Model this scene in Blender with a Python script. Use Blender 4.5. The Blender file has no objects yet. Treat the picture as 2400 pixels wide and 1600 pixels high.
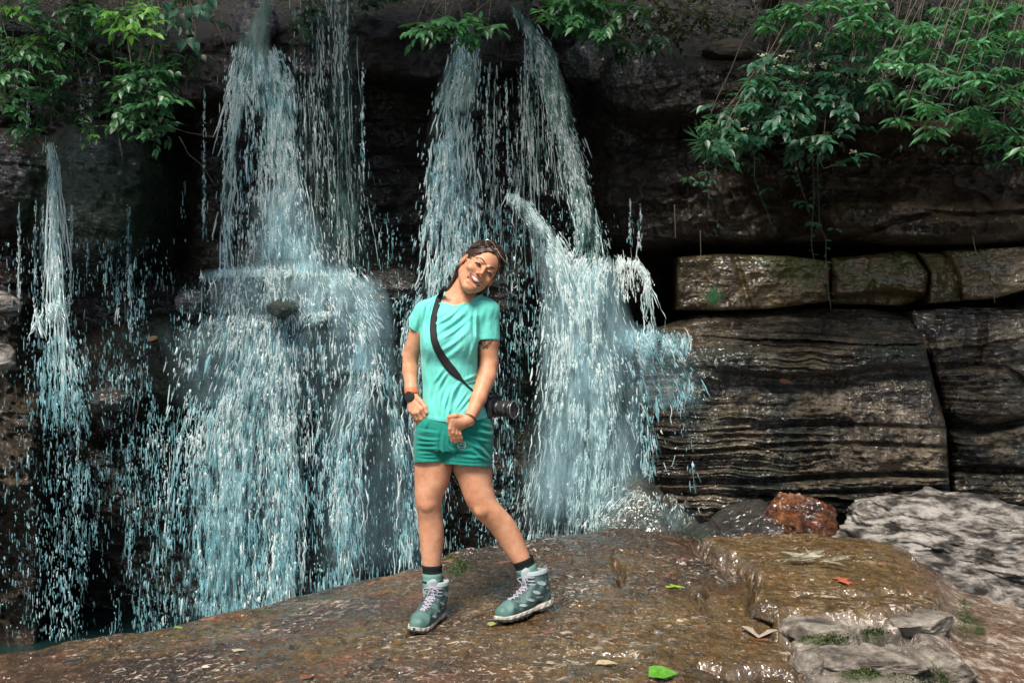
import bpy, math, random
import numpy as np
from mathutils import Vector, Matrix, Euler
random.seed(5)
rng = np.random.default_rng(11)
C = bpy.context.scene.collection
S = bpy.context.scene
# ------------------------------------------------------------------ camera, sky, sun, exposure
F = 2400.0          # focal length in photo pixels
CH = 1.2            # lens height above the rock under her feet
cam_d = bpy.data.cameras.new('camera'); cam = bpy.data.objects.new('camera', cam_d); C.objects.link(cam)
cam.location = (0, 0, CH); cam.rotation_euler = (math.radians(90), 0, 0)
cam_d.lens = 36; cam_d.sensor_width = 36; cam_d.clip_start = 0.05; cam_d.clip_end = 400
S.camera = cam
W = bpy.data.worlds.new('World'); S.world = W; W.use_nodes = True
SUN_EL, SUN_AZ = 56.0, 203.0       # azimuth measured from +Y clockwise: behind the camera and to the left
wn = W.node_tree.nodes; wl = W.node_tree.links
sky = wn.new('ShaderNodeTexSky'); sky.sky_type = 'NISHITA'; sky.sun_disc = False
sky.sun_elevation = math.radians(SUN_EL); sky.sun_rotation = math.radians(SUN_AZ)
sky.air_density = 1.0; sky.dust_density = 2.0
wl.new(sky.outputs[0], wn['Background'].inputs[0]); wn['Background'].inputs[1].default_value = 0.058
sun_d = bpy.data.lights.new('sun', 'SUN'); sun_d.energy = 3.4; sun_d.angle = math.radians(22); sun_d.color = (1, 0.92, 0.80)
sun = bpy.data.objects.new('sun', sun_d); C.objects.link(sun)
el, az = math.radians(SUN_EL), math.radians(SUN_AZ)
sdir = Vector((math.sin(az)*math.cos(el), math.cos(az)*math.cos(el), math.sin(el)))
sun.rotation_euler = sdir.to_track_quat('Z', 'Y').to_euler()
S.view_settings.view_transform = 'Standard'; S.view_settings.look = 'None'
S.view_settings.exposure = 1.0; S.view_settings.gamma = 1.0

# ------------------------------------------------------------------ helpers
def ray(px, py, D):
    return np.stack([(np.asarray(px)-1200.0)*D/F, D+0*np.asarray(px), CH+(800.0-np.asarray(py))*D/F], -1)
def P(px, py, d=0.0):            # a point on the person, d metres behind (+) or before (-) the 4.3 m plane
    D = 4.3+d
    return np.array([(px-1200.0)*D/F, D, CH+(800.0-py)*D/F])
def h3(ix, iy, iz, seed):
    with np.errstate(over='ignore'):
        h = (ix.astype(np.uint32)*np.uint32(374761393) + iy.astype(np.uint32)*np.uint32(668265263)
             + iz.astype(np.uint32)*np.uint32(1442695041) + np.uint32((seed*974634777) & 0xffffffff))
        h ^= h >> np.uint32(13); h *= np.uint32(1274126177); h ^= h >> np.uint32(16)
    return h.astype(np.float32)/np.float32(4294967296.0)
def vn(x, y, z=0.0, seed=0):
    x, y, z = np.broadcast_arrays(np.asarray(x, np.float32), np.asarray(y, np.float32), np.asarray(z, np.float32))
    fx, fy, fz = np.floor(x), np.floor(y), np.floor(z)
    ix, iy, iz = fx.astype(np.int64), fy.astype(np.int64), fz.astype(np.int64)
    u, v, w = x-fx, y-fy, z-fz
    u = u*u*(3-2*u); v = v*v*(3-2*v); w = w*w*(3-2*w)
    r = 0
    for a in (0, 1):
        for b in (0, 1):
            for c in (0, 1):
                r = r + h3(ix+a, iy+b, iz+c, seed)*(u if a else 1-u)*(v if b else 1-v)*(w if c else 1-w)
    return r*2-1
def fbm(x, y, z=0.0, o=4, seed=0, g=0.5):
    r = 0; a = 1.0; t = 0
    for i in range(o):
        r = r + a*vn(np.asarray(x)*2**i, np.asarray(y)*2**i, np.asarray(z)*2**i, seed+i*17); t += a; a *= g
    return r/t
def ridge(x, y, z=0.0, o=4, seed=0):
    r = 0; a = 1.0; t = 0
    for i in range(o):
        r = r + a*(1-2*np.abs(vn(np.asarray(x)*2**i, np.asarray(y)*2**i, np.asarray(z)*2**i, seed+i*17))); t += a; a *= .5
    return r/t
def sg(x): return 1/(1+np.exp(-np.clip(x, -30, 30)))
def box(px, py, x0, x1, y0, y1, s=12, t=None):
    t = t or s
    return sg((px-x0)/s)*sg((x1-px)/s)*sg((py-y0)/t)*sg((y1-py)/t)
def ell(px, py, cx, cy, rx, ry):
    q = 1-((px-cx)/rx)**2-((py-cy)/ry)**2
    return np.sqrt(np.clip(q, 0, None))
def sdpoly(px, py, poly):        # signed distance in px, positive inside
    d = np.full(np.shape(px), 1e9); ins = np.zeros(np.shape(px), bool)
    n = len(poly)
    for i in range(n):
        x0, y0 = poly[i]; x1, y1 = poly[(i+1) % n]
        ex, ey = x1-x0, y1-y0; t = np.clip(((px-x0)*ex+(py-y0)*ey)/(ex*ex+ey*ey), 0, 1)
        d = np.minimum(d, np.hypot(px-x0-t*ex, py-y0-t*ey))
        if y0 != y1:
            c = ((y0 > py) != (y1 > py)) & (px < (x1-x0)*(py-y0)/(y1-y0)+x0)
            ins ^= c
    return np.where(ins, d, -d)
def dline(px, py, pts):          # distance to a polyline in px
    d = np.full(np.shape(px), 1e9)
    for (x0, y0), (x1, y1) in zip(pts[:-1], pts[1:]):
        ex, ey = x1-x0, y1-y0; t = np.clip(((px-x0)*ex+(py-y0)*ey)/(ex*ex+ey*ey+1e-9), 0, 1)
        d = np.minimum(d, np.hypot(px-x0-t*ex, py-y0-t*ey))
    return d
def tag(o, label=None, cat=None, group=None, kind=None):
    if label: o['label'] = label
    if cat: o['category'] = cat
    if group: o['group'] = group
    if kind: o['kind'] = kind
    return o
def empty(name, loc=(0, 0, 0)):
    o = bpy.data.objects.new(name, None); C.objects.link(o); o.location = [float(v) for v in loc]; o.empty_display_size = .1
    return o
def mk(name, V, Fc, mat, parent=None, smooth=True, attr=None):
    """one mesh object from numpy vertices and one or more face arrays; V in world space"""
    V = np.asarray(V, np.float32).reshape(-1, 3)
    if not isinstance(Fc, list): Fc = [Fc]
    Fc = [np.asarray(f, np.int32) for f in Fc if len(f)]
    off = np.zeros(3, np.float32)
    if parent is not None:
        p = parent
        while p is not None: off += np.array(p.location, np.float32); p = p.parent
    me = bpy.data.meshes.new(name)
    nl = sum(f.size for f in Fc); nf = sum(len(f) for f in Fc)
    me.vertices.add(len(V)); me.vertices.foreach_set('co', (V-off).ravel())
    me.loops.add(nl); me.polygons.add(nf)
    me.loops.foreach_set('vertex_index', np.concatenate([f.ravel() for f in Fc]))
    cnt = np.concatenate([np.full(len(f), f.shape[1], np.int32) for f in Fc])
    me.polygons.foreach_set('loop_start', np.concatenate([[0], np.cumsum(cnt)[:-1]]).astype(np.int32))
    me.polygons.foreach_set('use_smooth', np.full(nf, smooth, bool))
    if attr:
        for k, a in attr.items():
            at = me.attributes.new(k, 'FLOAT', 'POINT'); at.data.foreach_set('value', np.asarray(a, np.float32).ravel())
    me.update(calc_edges=True); me.validate()
    if mat: me.materials.append(mat)
    o = bpy.data.objects.new(name, me); C.objects.link(o)
    if parent is not None: o.parent = parent
    return o
def gridf(n, m, wrap=False):     # faces of an n x m vertex grid
    i = np.arange(n-1)[:, None]; j = np.arange(m if wrap else m-1)[None, :]
    j2 = (j+1) % m
    a = i*m+j; b = i*m+j2; c = (i+1)*m+j2; d = (i+1)*m+j
    return np.stack([a, b, c, d], -1).reshape(-1, 4)
class MB:
    def __init__(s): s.v = []; s.q = []; s.t = []; s.n = 0
    def add(s, V, q=None, t=None):
        V = np.asarray(V, float).reshape(-1, 3); s.v.append(V)
        if q is not None and len(q): s.q.append(np.asarray(q)+s.n)
        if t is not None and len(t): s.t.append(np.asarray(t)+s.n)
        s.n += len(V); return s
    def tube(s, pts, rad, k=6, flat=None):
        pts = np.asarray(pts, float); n = len(pts)
        rad = np.broadcast_to(np.asarray(rad, float), (n,))
        T = np.gradient(pts, axis=0); T /= np.linalg.norm(T, axis=1)[:, None]+1e-9
        up = np.array([.13, -.9, .4]); A = np.cross(T, up); A /= np.linalg.norm(A, axis=1)[:, None]+1e-9
        B = np.cross(T, A); ph = np.arange(k)*2*np.pi/k
        ca, sa = np.cos(ph), np.sin(ph)
        V = pts[:, None]+rad[:, None, None]*(A[:, None]*ca[None, :, None]+B[:, None]*sa[None, :, None]*(flat or 1))
        V = np.concatenate([V.reshape(-1, 3), pts[:1], pts[-1:]])
        q = gridf(n, k, True); j = np.arange(k); j2 = (j+1) % k
        t = np.concatenate([np.stack([j*0+n*k, j2, j], -1), np.stack([j*0+n*k+1, (n-1)*k+j, (n-1)*k+j2], -1)])
        return s.add(V, q, t)
    def boxc(s, c, r, R=None, bev=0.12):
        """bevelled box: centre, half sizes, optional 3x3 rotation"""
        c = np.asarray(c, float); r = np.asarray(r, float); b = bev*min(r)
        V = []; 
        for a in (-1, 1):
            for bb in (-1, 1):
                for cc in (-1, 1):
                    V += [(a*r[0], bb*(r[1]-b), cc*(r[2]-b)), (a*(r[0]-b), bb*r[1], cc*(r[2]-b)), (a*(r[0]-b), bb*(r[1]-b), cc*r[2])]
        V = np.array(V); 
        def vi(a, bb, cc, k): return ((a > 0)*4+(bb > 0)*2+(cc > 0))*3+k
        q = []; t = []
        for a in (-1, 1):
            q.append([vi(a, -1, -1, 0), vi(a, 1, -1, 0), vi(a, 1, 1, 0), vi(a, -1, 1, 0)][::a])
            q.append([vi(-1, a, -1, 1), vi(1, a, -1, 1), vi(1, a, 1, 1), vi(-1, a, 1, 1)][::-a])
            q.append([vi(-1, -1, a, 2), vi(1, -1, a, 2), vi(1, 1, a, 2), vi(-1, 1, a, 2)][::a])
            for bb in (-1, 1):
                q.append([vi(a, bb, -1, 0), vi(a, bb, 1, 0), vi(a, bb, 1, 1), vi(a, bb, -1, 1)][::-a*bb])
                q.append([vi(a, -1, bb, 0), vi(a, 1, bb, 0), vi(a, 1, bb, 2), vi(a, -1, bb, 2)][::a*bb])
                q.append([vi(-1, a, bb, 1), vi(1, a, bb, 1), vi(1, a, bb, 2), vi(-1, a, bb, 2)][::-a*bb])
                for cc in (-1, 1): t.append([vi(a, bb, cc, 0), vi(a, bb, cc, 1), vi(a, bb, cc, 2)][::a*bb*cc])
        if R is not None: V = V@np.asarray(R).T
        return s.add(V+c, q, t)
    def build(s, name, mat, parent=None, smooth=True):
        V = np.concatenate(s.v); fs = []
        if s.q: fs.append(np.concatenate(s.q))
        if s.t: fs.append(np.concatenate(s.t))
        return mk(name, V, fs, mat, parent, smooth)
# surface nets: a mesh of the zero level of fn(X,Y,Z)
def snet(fn, lo, hi, h, keep=None):
    ax = [np.arange(lo[i], hi[i]+h, h, dtype=np.float32) for i in range(3)]
    X = ax[0][:, None, None]; Y = ax[1][None, :, None]; Z = ax[2][None, None, :]
    d = np.ascontiguousarray(np.broadcast_to(fn(X, Y, Z), (len(ax[0]), len(ax[1]), len(ax[2]))).astype(np.float32))
    s = (d < 0); c = s.astype(np.int8)
    cs = (c[:-1, :-1, :-1]+c[1:, :-1, :-1]+c[:-1, 1:, :-1]+c[1:, 1:, :-1]+c[:-1, :-1, 1:]+c[1:, :-1, 1:]+c[:-1, 1:, 1:]+c[1:, 1:, 1:])
    act = (cs > 0) & (cs < 8); idx = np.argwhere(act); n = len(idx)
    ids = np.full(act.shape, -1, np.int32); ids[act] = np.arange(n)
    acc = np.zeros((n, 3)); cnt = np.zeros(n)
    corners = [(0, 0, 0), (1, 0, 0), (0, 1, 0), (1, 1, 0), (0, 0, 1), (1, 0, 1), (0, 1, 1), (1, 1, 1)]
    val = [d[idx[:, 0]+a, idx[:, 1]+b, idx[:, 2]+e] for a, b, e in corners]
    for a in range(8):
        for b in range(a+1, 8):
            df = np.abs(np.subtract(corners[a], corners[b]))
            if df.sum() != 1: continue
            va, vb = val[a], val[b]; m = (va < 0) != (vb < 0)
            t = np.where(m, va/(va-vb+1e-20*(va == vb)), 0)
            p = np.array(corners[a])[None]+t[:, None]*(np.array(corners[b])-np.array(corners[a]))[None]
            acc[m] += p[m]; cnt[m] += 1
    V = (idx+acc/cnt[:, None])*h+np.array([ax[0][0], ax[1][0], ax[2][0]])
    fs = []
    for axn in range(3):
        sl0 = [slice(None)]*3; sl1 = [slice(None)]*3; sl0[axn] = slice(0, -1); sl1[axn] = slice(1, None)
        a0 = s[tuple(sl0)]; a1 = s[tuple(sl1)]
        e = np.argwhere(a0 != a1); inside = a0[e[:, 0], e[:, 1], e[:, 2]]
        u, v = (axn+1) % 3, (axn+2) % 3
        ok = (e[:, u] > 0) & (e[:, v] > 0) & (e[:, u] < s.shape[u]-1) & (e[:, v] < s.shape[v]-1)
        e = e[ok]; inside = inside[ok]
        def cid(du, dv):
            k = e.copy(); k[:, u] += du; k[:, v] += dv
            return ids[k[:, 0], k[:, 1], k[:, 2]]
        q = np.stack([cid(-1, -1), cid(0, -1), cid(0, 0), cid(-1, 0)], -1)
        q[~inside] = q[~inside][:, ::-1]
        fs.append(q)
    q = np.concatenate(fs); q = q[(q >= 0).all(1)]
    if keep is not None:
        cen = V[q].mean(1); q = q[keep(cen)]
    return V, q
def snmin(a, b, k):
    h = np.clip(.5+.5*(b-a)/k, 0, 1); return b+(a-b)*h-k*h*(1-h)
def rcone(a, b, ra, rb, sq=1.0):
    a = np.asarray(a, float); b = np.asarray(b, float); e = b-a; L = (e*e).sum()
    def f(X, Y, Z):
        dx, dy, dz = X-a[0], Y-a[1], Z-a[2]
        t = np.clip((dx*e[0]+dy*e[1]+dz*e[2])/(L+1e-12), 0, 1)
        return np.sqrt((dx-t*e[0])**2+((dy-t*e[1])/sq)**2+(dz-t*e[2])**2)-(ra+(rb-ra)*t)
    return f
def ellip(c, r):
    def f(X, Y, Z):
        dx, dy, dz = X-c[0], Y-c[1], Z-c[2]
        k0 = np.sqrt((dx/r[0])**2+(dy/r[1])**2+(dz/r[2])**2)
        k1 = np.sqrt((dx/r[0]**2)**2+(dy/r[1]**2)**2+(dz/r[2]**2)**2)+1e-6
        return k0*(k0-1)/k1
    return f
def slices(keys, pw=2.0):
    """limb measured as (py, left px, right px, depth offset, half depth): a smooth stack of ellipses"""
    K = np.array(sorted(keys, key=lambda k: -k[0]), float)
    D = 4.3+K[:, 3]; z = CH+(800-K[:, 0])*D/F
    xl = (K[:, 1]-1200)*D/F; xr = (K[:, 2]-1200)*D/F
    zz = np.linspace(z[0], z[-1], 300); st = zz[1]-zz[0]
    w = max(3, int(.016/abs(st))); ker = np.hanning(2*w+3)[1:-1]; ker /= ker.sum(); pad = len(ker)//2
    def sm(a):
        a = np.interp(zz, z, a)
        a = np.concatenate([2*a[0]-a[1:pad+1][::-1], a, 2*a[-1]-a[-pad-1:-1][::-1]]); return np.convolve(a, ker, 'valid')
    cx, hw, cy, hd = sm((xl+xr)/2), sm((xr-xl)/2), sm(D), sm(K[:, 4])
    dcx = np.gradient(cx, zz); sl = 1/np.sqrt(1+dcx**2)
    def f(X, Y, Z):
        c = np.interp(Z, zz, cx); a = np.interp(Z, zz, hw); b = np.interp(Z, zz, hd); y = np.interp(Z, zz, cy); s = np.interp(Z, zz, sl)
        ux, uy = (X-c)/a, (Y-y)/b
        r = np.sqrt(ux*ux+uy*uy) if pw == 2 else (np.abs(ux)**pw+np.abs(uy)**pw)**(1/pw)
        d = (r-1)*np.minimum(a, b)*s
        return np.maximum(d, np.maximum(Z-zz[-1], zz[0]-Z))
    return f
# ------------------------------------------------------------------ materials
def nt(m): return m.node_tree.nodes, m.node_tree.links
def mat(name, col, rough=.5, spec=.5, **kw):
    m = bpy.data.materials.new(name); m.use_nodes = True; n, l = nt(m); b = n['Principled BSDF']
    b.inputs['Base Color'].default_value = (*col, 1); b.inputs['Roughness'].default_value = rough
    b.inputs['Specular IOR Level'].default_value = spec
    for k, v in kw.items(): b.inputs[k.replace('_', ' ')].default_value = v
    return m
def tc(m, scale=(1, 1, 1), rot=(0, 0, 0), world=True):
    n, l = nt(m)
    mp = n.new('ShaderNodeMapping'); mp.inputs['Scale'].default_value = scale; mp.inputs['Rotation'].default_value = rot
    g = n.new('ShaderNodeNewGeometry') if world else n.new('ShaderNodeTexCoord')
    l.new(g.outputs['Position' if world else 'Object'], mp.inputs[0]); return mp.outputs[0]
def noise(m, vec, scale, det=6, rough=.6, dist=0):
    n, l = nt(m); t = n.new('ShaderNodeTexNoise'); t.inputs['Scale'].default_value = scale; t.inputs['Detail'].default_value = det
    t.inputs['Roughness'].default_value = rough; t.inputs['Distortion'].default_value = dist; l.new(vec, t.inputs['Vector']); return t.outputs[0]
def ramp(m, fac, stops, interp='LINEAR'):
    n, l = nt(m); r = n.new('ShaderNodeValToRGB'); r.color_ramp.interpolation = interp
    while len(r.color_ramp.elements) > 1: r.color_ramp.elements.remove(r.color_ramp.elements[-1])
    for i, (p, c) in enumerate(stops):
        e = r.color_ramp.elements[0] if i == 0 else r.color_ramp.elements.new(p)
        e.position = p
        if not hasattr(c, '__len__'): c = (c, c, c)
        e.color = (*c, 1)
    l.new(fac, r.inputs[0]); return r.outputs[0]
def mix(m, fac, a, b, mode='MIX'):
    n, l = nt(m); x = n.new('ShaderNodeMix'); x.data_type = 'RGBA'; x.blend_type = mode
    for s, v in ((0, fac), (6, a), (7, b)):
        if isinstance(v, bpy.types.NodeSocket): l.new(v, x.inputs[s])
        elif s == 0: x.inputs[0].default_value = v
        else: x.inputs[s].default_value = (*v, 1)
    return x.outputs[2]
def mth(m, op, a, b=0.0, clamp=False):
    n, l = nt(m); x = n.new('ShaderNodeMath'); x.operation = op; x.use_clamp = clamp
    for i, v in enumerate((a, b)):
        if isinstance(v, bpy.types.NodeSocket): l.new(v, x.inputs[i])
        else: x.inputs[i].default_value = v
    return x.outputs[0]
def att(m, name):
    n, l = nt(m); a = n.new('ShaderNodeAttribute'); a.attribute_name = name; return a.outputs['Fac']
def bump(m, hgt, strength=.5, dist=.02, prev=None):
    n, l = nt(m); b = n.new('ShaderNodeBump'); b.inputs['Strength'].default_value = strength; b.inputs['Distance'].default_value = dist
    l.new(hgt, b.inputs['Height'])
    if prev: l.new(prev, b.inputs['Normal'])
    l.new(b.outputs[0], n['Principled BSDF'].inputs['Normal']); return b.outputs[0]
def put(m, sock, inp):
    n, l = nt(m); l.new(sock, n['Principled BSDF'].inputs[inp])
def wet(m, nrm, w=.8, r=.1, sc=13, dist=.055, st=(1, 1, 1.7)):
    n, l = nt(m); b = n['Principled BSDF']; nb = n.new('ShaderNodeBump'); nb.inputs['Strength'].default_value = 1; nb.inputs['Distance'].default_value = dist; l.new(noise(m, tc(m, st), sc, 2.2, .55, .5), nb.inputs['Height']); nrm = nb.outputs[0]
    l.new(ramp(m, noise(m, tc(m), 1.5, 5, .65), [(.40, .06*w), (.60, w)]), b.inputs['Coat Weight']); b.inputs['Coat Roughness'].default_value = r; b.inputs['Coat IOR'].default_value = 1.85; l.new(nrm, b.inputs['Coat Normal'])
def rockmat(name, cols, sc=1.2, stretch=(1, 1, 2.5), rough=(.18, .6), bs=.7, bd=.03, patch=None, patchcol=(.03, .05, .015), fleck=None, spec=.6, fine=14, ws=(1, 1, 1.7), wsc=13, wd=.055, spr=.42):
    m = mat(name, cols[0], .4, spec); v = tc(m, stretch); v0 = tc(m)
    n1 = noise(m, v, sc, 9, .65, .4)
    k = len(cols); c = ramp(m, n1, [(.51+spr*(i/(k-1)-.5), cols[i]) for i in range(k)])
    n2 = noise(m, v, fine, 8, .7)
    c = mix(m, ramp(m, n2, [(.50, .0), (.72, .45)]), c, tuple(min(.7, x*1.5+.01) for x in cols[-1])); c = mix(m, ramp(m, n2, [(.30, .8), (.46, 0)]), c, tuple(x*.6 for x in cols[0]))
    if patch:
        n3 = noise(m, v0, patch, 5, .6); c = mix(m, ramp(m, n3, [(.5, 0), (.62, .85)]), c, patchcol)
    if fleck:
        n4 = noise(m, tc(m, (1, 1, 6)), fleck, 4, .6, 1.0); c = mix(m, ramp(m, n4, [(.64, 0), (.70, .8)]), c, (.42, .38, .33))
    put(m, c, 'Base Color')
    put(m, ramp(m, noise(m, v0, 5, 5, .6), [(.3, rough[0]), (.7, rough[1])]), 'Roughness')
    k = 1.2
    b = bump(m, noise(m, v, sc*3, 10, .7, .3), min(1, bs*1.2), bd*k)
    b = bump(m, noise(m, v, fine*1.6, 8, .75), min(1, bs), bd*.35*k, b)
    if rough[0] < .3: b = bump(m, noise(m, v, 55, 4, .7), .6, .005, b); wet(m, b, 1.0, .10, wsc, wd, ws)
    return m
# ------------------------------------------------------------------ the foreground rock (one sheet to the pool and beyond)
cols_px = np.array([-3600, -1200, 0, 300, 600, 870, 986, 1071, 1265, 1378, 1510, 1633, 1786, 1940, 2090, 2180, 2400, 3600, 6000], float)
crestY = np.array([3.6, 4.1, 4.5, 4.8, 5.1, 5.3, 5.38, 5.5, 5.7, 5.8, 6.0, 6.1, 6.1, 6.05, 5.9, 5.8, 5.6, 5.6, 5.6])
crestpy = np.array([1760, 1640, 1544, 1489, 1434, 1355, 1332, 1291, 1265, 1247, 1240, 1260, 1268, 1275, 1292, 1330, 1385, 1460, 1500], float)
zmid = np.array([-.5, -.30, -.155, -.10, -.045, .0, .020, .030, .045, .05, .05, .045, .035, .03, .025, .0, -.06, -.10, -.1])
znear = np.array([-.45, -.25, -.12, -.07, -.03, .0, .0, .0, .0, .0, .0, 0, 0, 0, .0, -.02, -.08, -.12, -.12])
crestz = CH-(crestpy-800)*crestY/F
def smooth_interp(x, xp, fp):
    d = 70.0; return (np.interp(x-d, xp, fp)+np.interp(x-d/2, xp, fp)+2*np.interp(x, xp, fp)+np.interp(x+d/2, xp, fp)+np.interp(x+d, xp, fp))/6
SLAB = [(1640, 1272), (1665, 1292), (1700, 1312), (1745, 1335), (1778, 1362), (1782, 1395), (1772, 1424), (1800, 1440), (1826, 1462), (1826, 1490), (1862, 1505), (1858, 1540), (1880, 1560), (1900, 1640), (2290, 1650), (2275, 1560), (2240, 1480), (2205, 1420), (2170, 1350), (2120, 1300), (2090, 1282), (1940, 1262)]
LOW = [(1640, 1575), (1730, 1580), (1800, 1572), (1880, 1592), (1960, 1600), (2010, 1640), (1600, 1660)]
def ground_base(u, Y):
    px = 1200+F*u
    Yc, zc, zm, zn = (smooth_interp(px, cols_px, a) for a in (crestY, crestz, zmid, znear))
    t = (Y-4.2)/(Yc-4.2); a = zm+(zc-zm)*t+.05*np.clip(t, 0, 1)*(1-np.clip(t, 0, 1))*0
    b = zn+(zm-zn)*(Y-3.3)/.9
    k = sg((Y-4.2)/.12)
    z = np.where(Y < 3.0, zn+(zm-zn)*(-.33), b)*(1-k)+a*k
    over = np.clip(Y-Yc, 0, None)
    z = np.where(Y > Yc, zc-.10*over-1.6*over**2-.02, z)-.035*np.exp(-((Y-Yc)/.12)**2)*0
    return np.maximum(z, -1.75)
def ground_z(u, Y):
    zb = ground_base(u, Y)
    Yq = np.maximum(Y, 1.2); px = 1200+F*u; py = 800+F*(CH-zb)/Yq
    X = u*Y
    z = zb+.018*fbm(X*1.6, Y*1.6, 0, 4, 3)+.012*ridge(X*3.1+Y, Y*5, 0, 4, 9)+.004*fbm(X*16, Y*34, 0, 5, 21, .6)+.005*ridge(X*8, Y*17, 0, 3, 22)
    s = sdpoly(px+9*vn(X*9, Y*9, 0, 5)+6*np.round(1.6*vn(X*26, Y*20, 0, 15)), py+8*vn(X*9, Y*9, 1, 6)+4*vn(X*34, Y*34, 1, 16), SLAB)
    z = z+.042*sg(s/1.8)-.05*np.exp(-((s+8)/6)**2)*(px < 1900)
    z = z-.09*sg((px-2215)/14)*sg((py-1330)/20)+.0
    c = dline(px+6*vn(X*12, Y*12, 2, 8), py, [(1630, 1288), (1690, 1318), (1745, 1345), (1770, 1390), (1760, 1430), (1800, 1450)])
    z = z-.12*np.exp(-(c/8)**2)
    for pts, dpt, w in (([(1440, 1310), (1462, 1345), (1450, 1372)], .035, 9), ([(1590, 1365), (1625, 1385), (1640, 1415)], .025, 10), ([(1050, 1330), (1090, 1345), (1110, 1360)], .012, 8),
                        ([(1640, 1562), (1700, 1580), (1790, 1578), (1880, 1596), (1990, 1606)], .05, 9), ([(1700, 1350), (1650, 1400), (1690, 1440)], .015, 12),
                        ([(1850, 1420), (1980, 1416), (2110, 1406), (2140, 1412)], .016, 5), ([(1330, 1530), (1440, 1535), (1500, 1545)], .012, 7), ([(1290, 1370), (1330, 1350), (1400, 1345)], .008, 8),
                        ([(2090, 1455), (2120, 1470), (2160, 1462)], .03, 9), ([(1855, 1500), (1940, 1470), (2060, 1462), (2200, 1440)], .01, 6)):
        z = z-1.9*dpt*np.exp(-(dline(px+6*vn(X*14, Y*14, 3, 4), py+5*vn(X*14, Y*14, 5, 4), pts)/(w*.75))**2)
    for cx, cy, rx, ry, dpt in ((1925, 1528, 30, 14, .06), (2085, 1498, 75, 15, .065), (1985, 1512, 26, 14, .05), (2110, 1490, 30, 12, .04), (2215, 1590, 60, 22, .07), (1852, 1475, 30, 20, .03), (2040, 1592, 45, 14, .03)):
        z = z-1.7*dpt*sg((1-((px-cx+6*vn(X*30, Y*30, 0, 66))/rx)**2-((py-cy+4*vn(X*30, Y*30, 0, 67))/ry)**2)*8)
    fr = sg((py-1462+(px-2000)*.06+14*fbm(X*7, Y*7, 0, 3, 35))/3.5)*sg(s/3)          # broken front of the slab
    z = z-.045*fr+.03*fr*ridge(X*7, Y*9, 0, 5, 31)-.05*sg((py-1562)/7)*sg(s/4)
    z = z+.007*sg(60*(vn(X*2+Y*.6, Y*3.4, 0, 77)-.15))*(1-fr)+.006*sg(60*(vn(X*3+Y*.4, Y*5.4, 0, 78)-.2))*(1-fr)
    return z, np.clip(fr, 0, 1), s
GU = np.linspace(-.55, .55, 551); GY = np.linspace(2.9, 6.3, 900); GZ = ground_z(*np.meshgrid(GU, GY, indexing='ij'))[0]
def ground_point(px, py, lift=0.0):
    u = float(np.clip((px-1200)/F, -.54, .54)); Y = GY; a = (u+.55)/.002; i0 = int(a); z = GZ[i0]*(1-a+i0)+GZ[i0+1]*(a-i0)
    q = 800+F*(CH-z)/Y; i = int(np.argmax(q < py)); i = i if i else 600
    return np.array([u*Y[i], Y[i], z[i]+lift])
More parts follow.
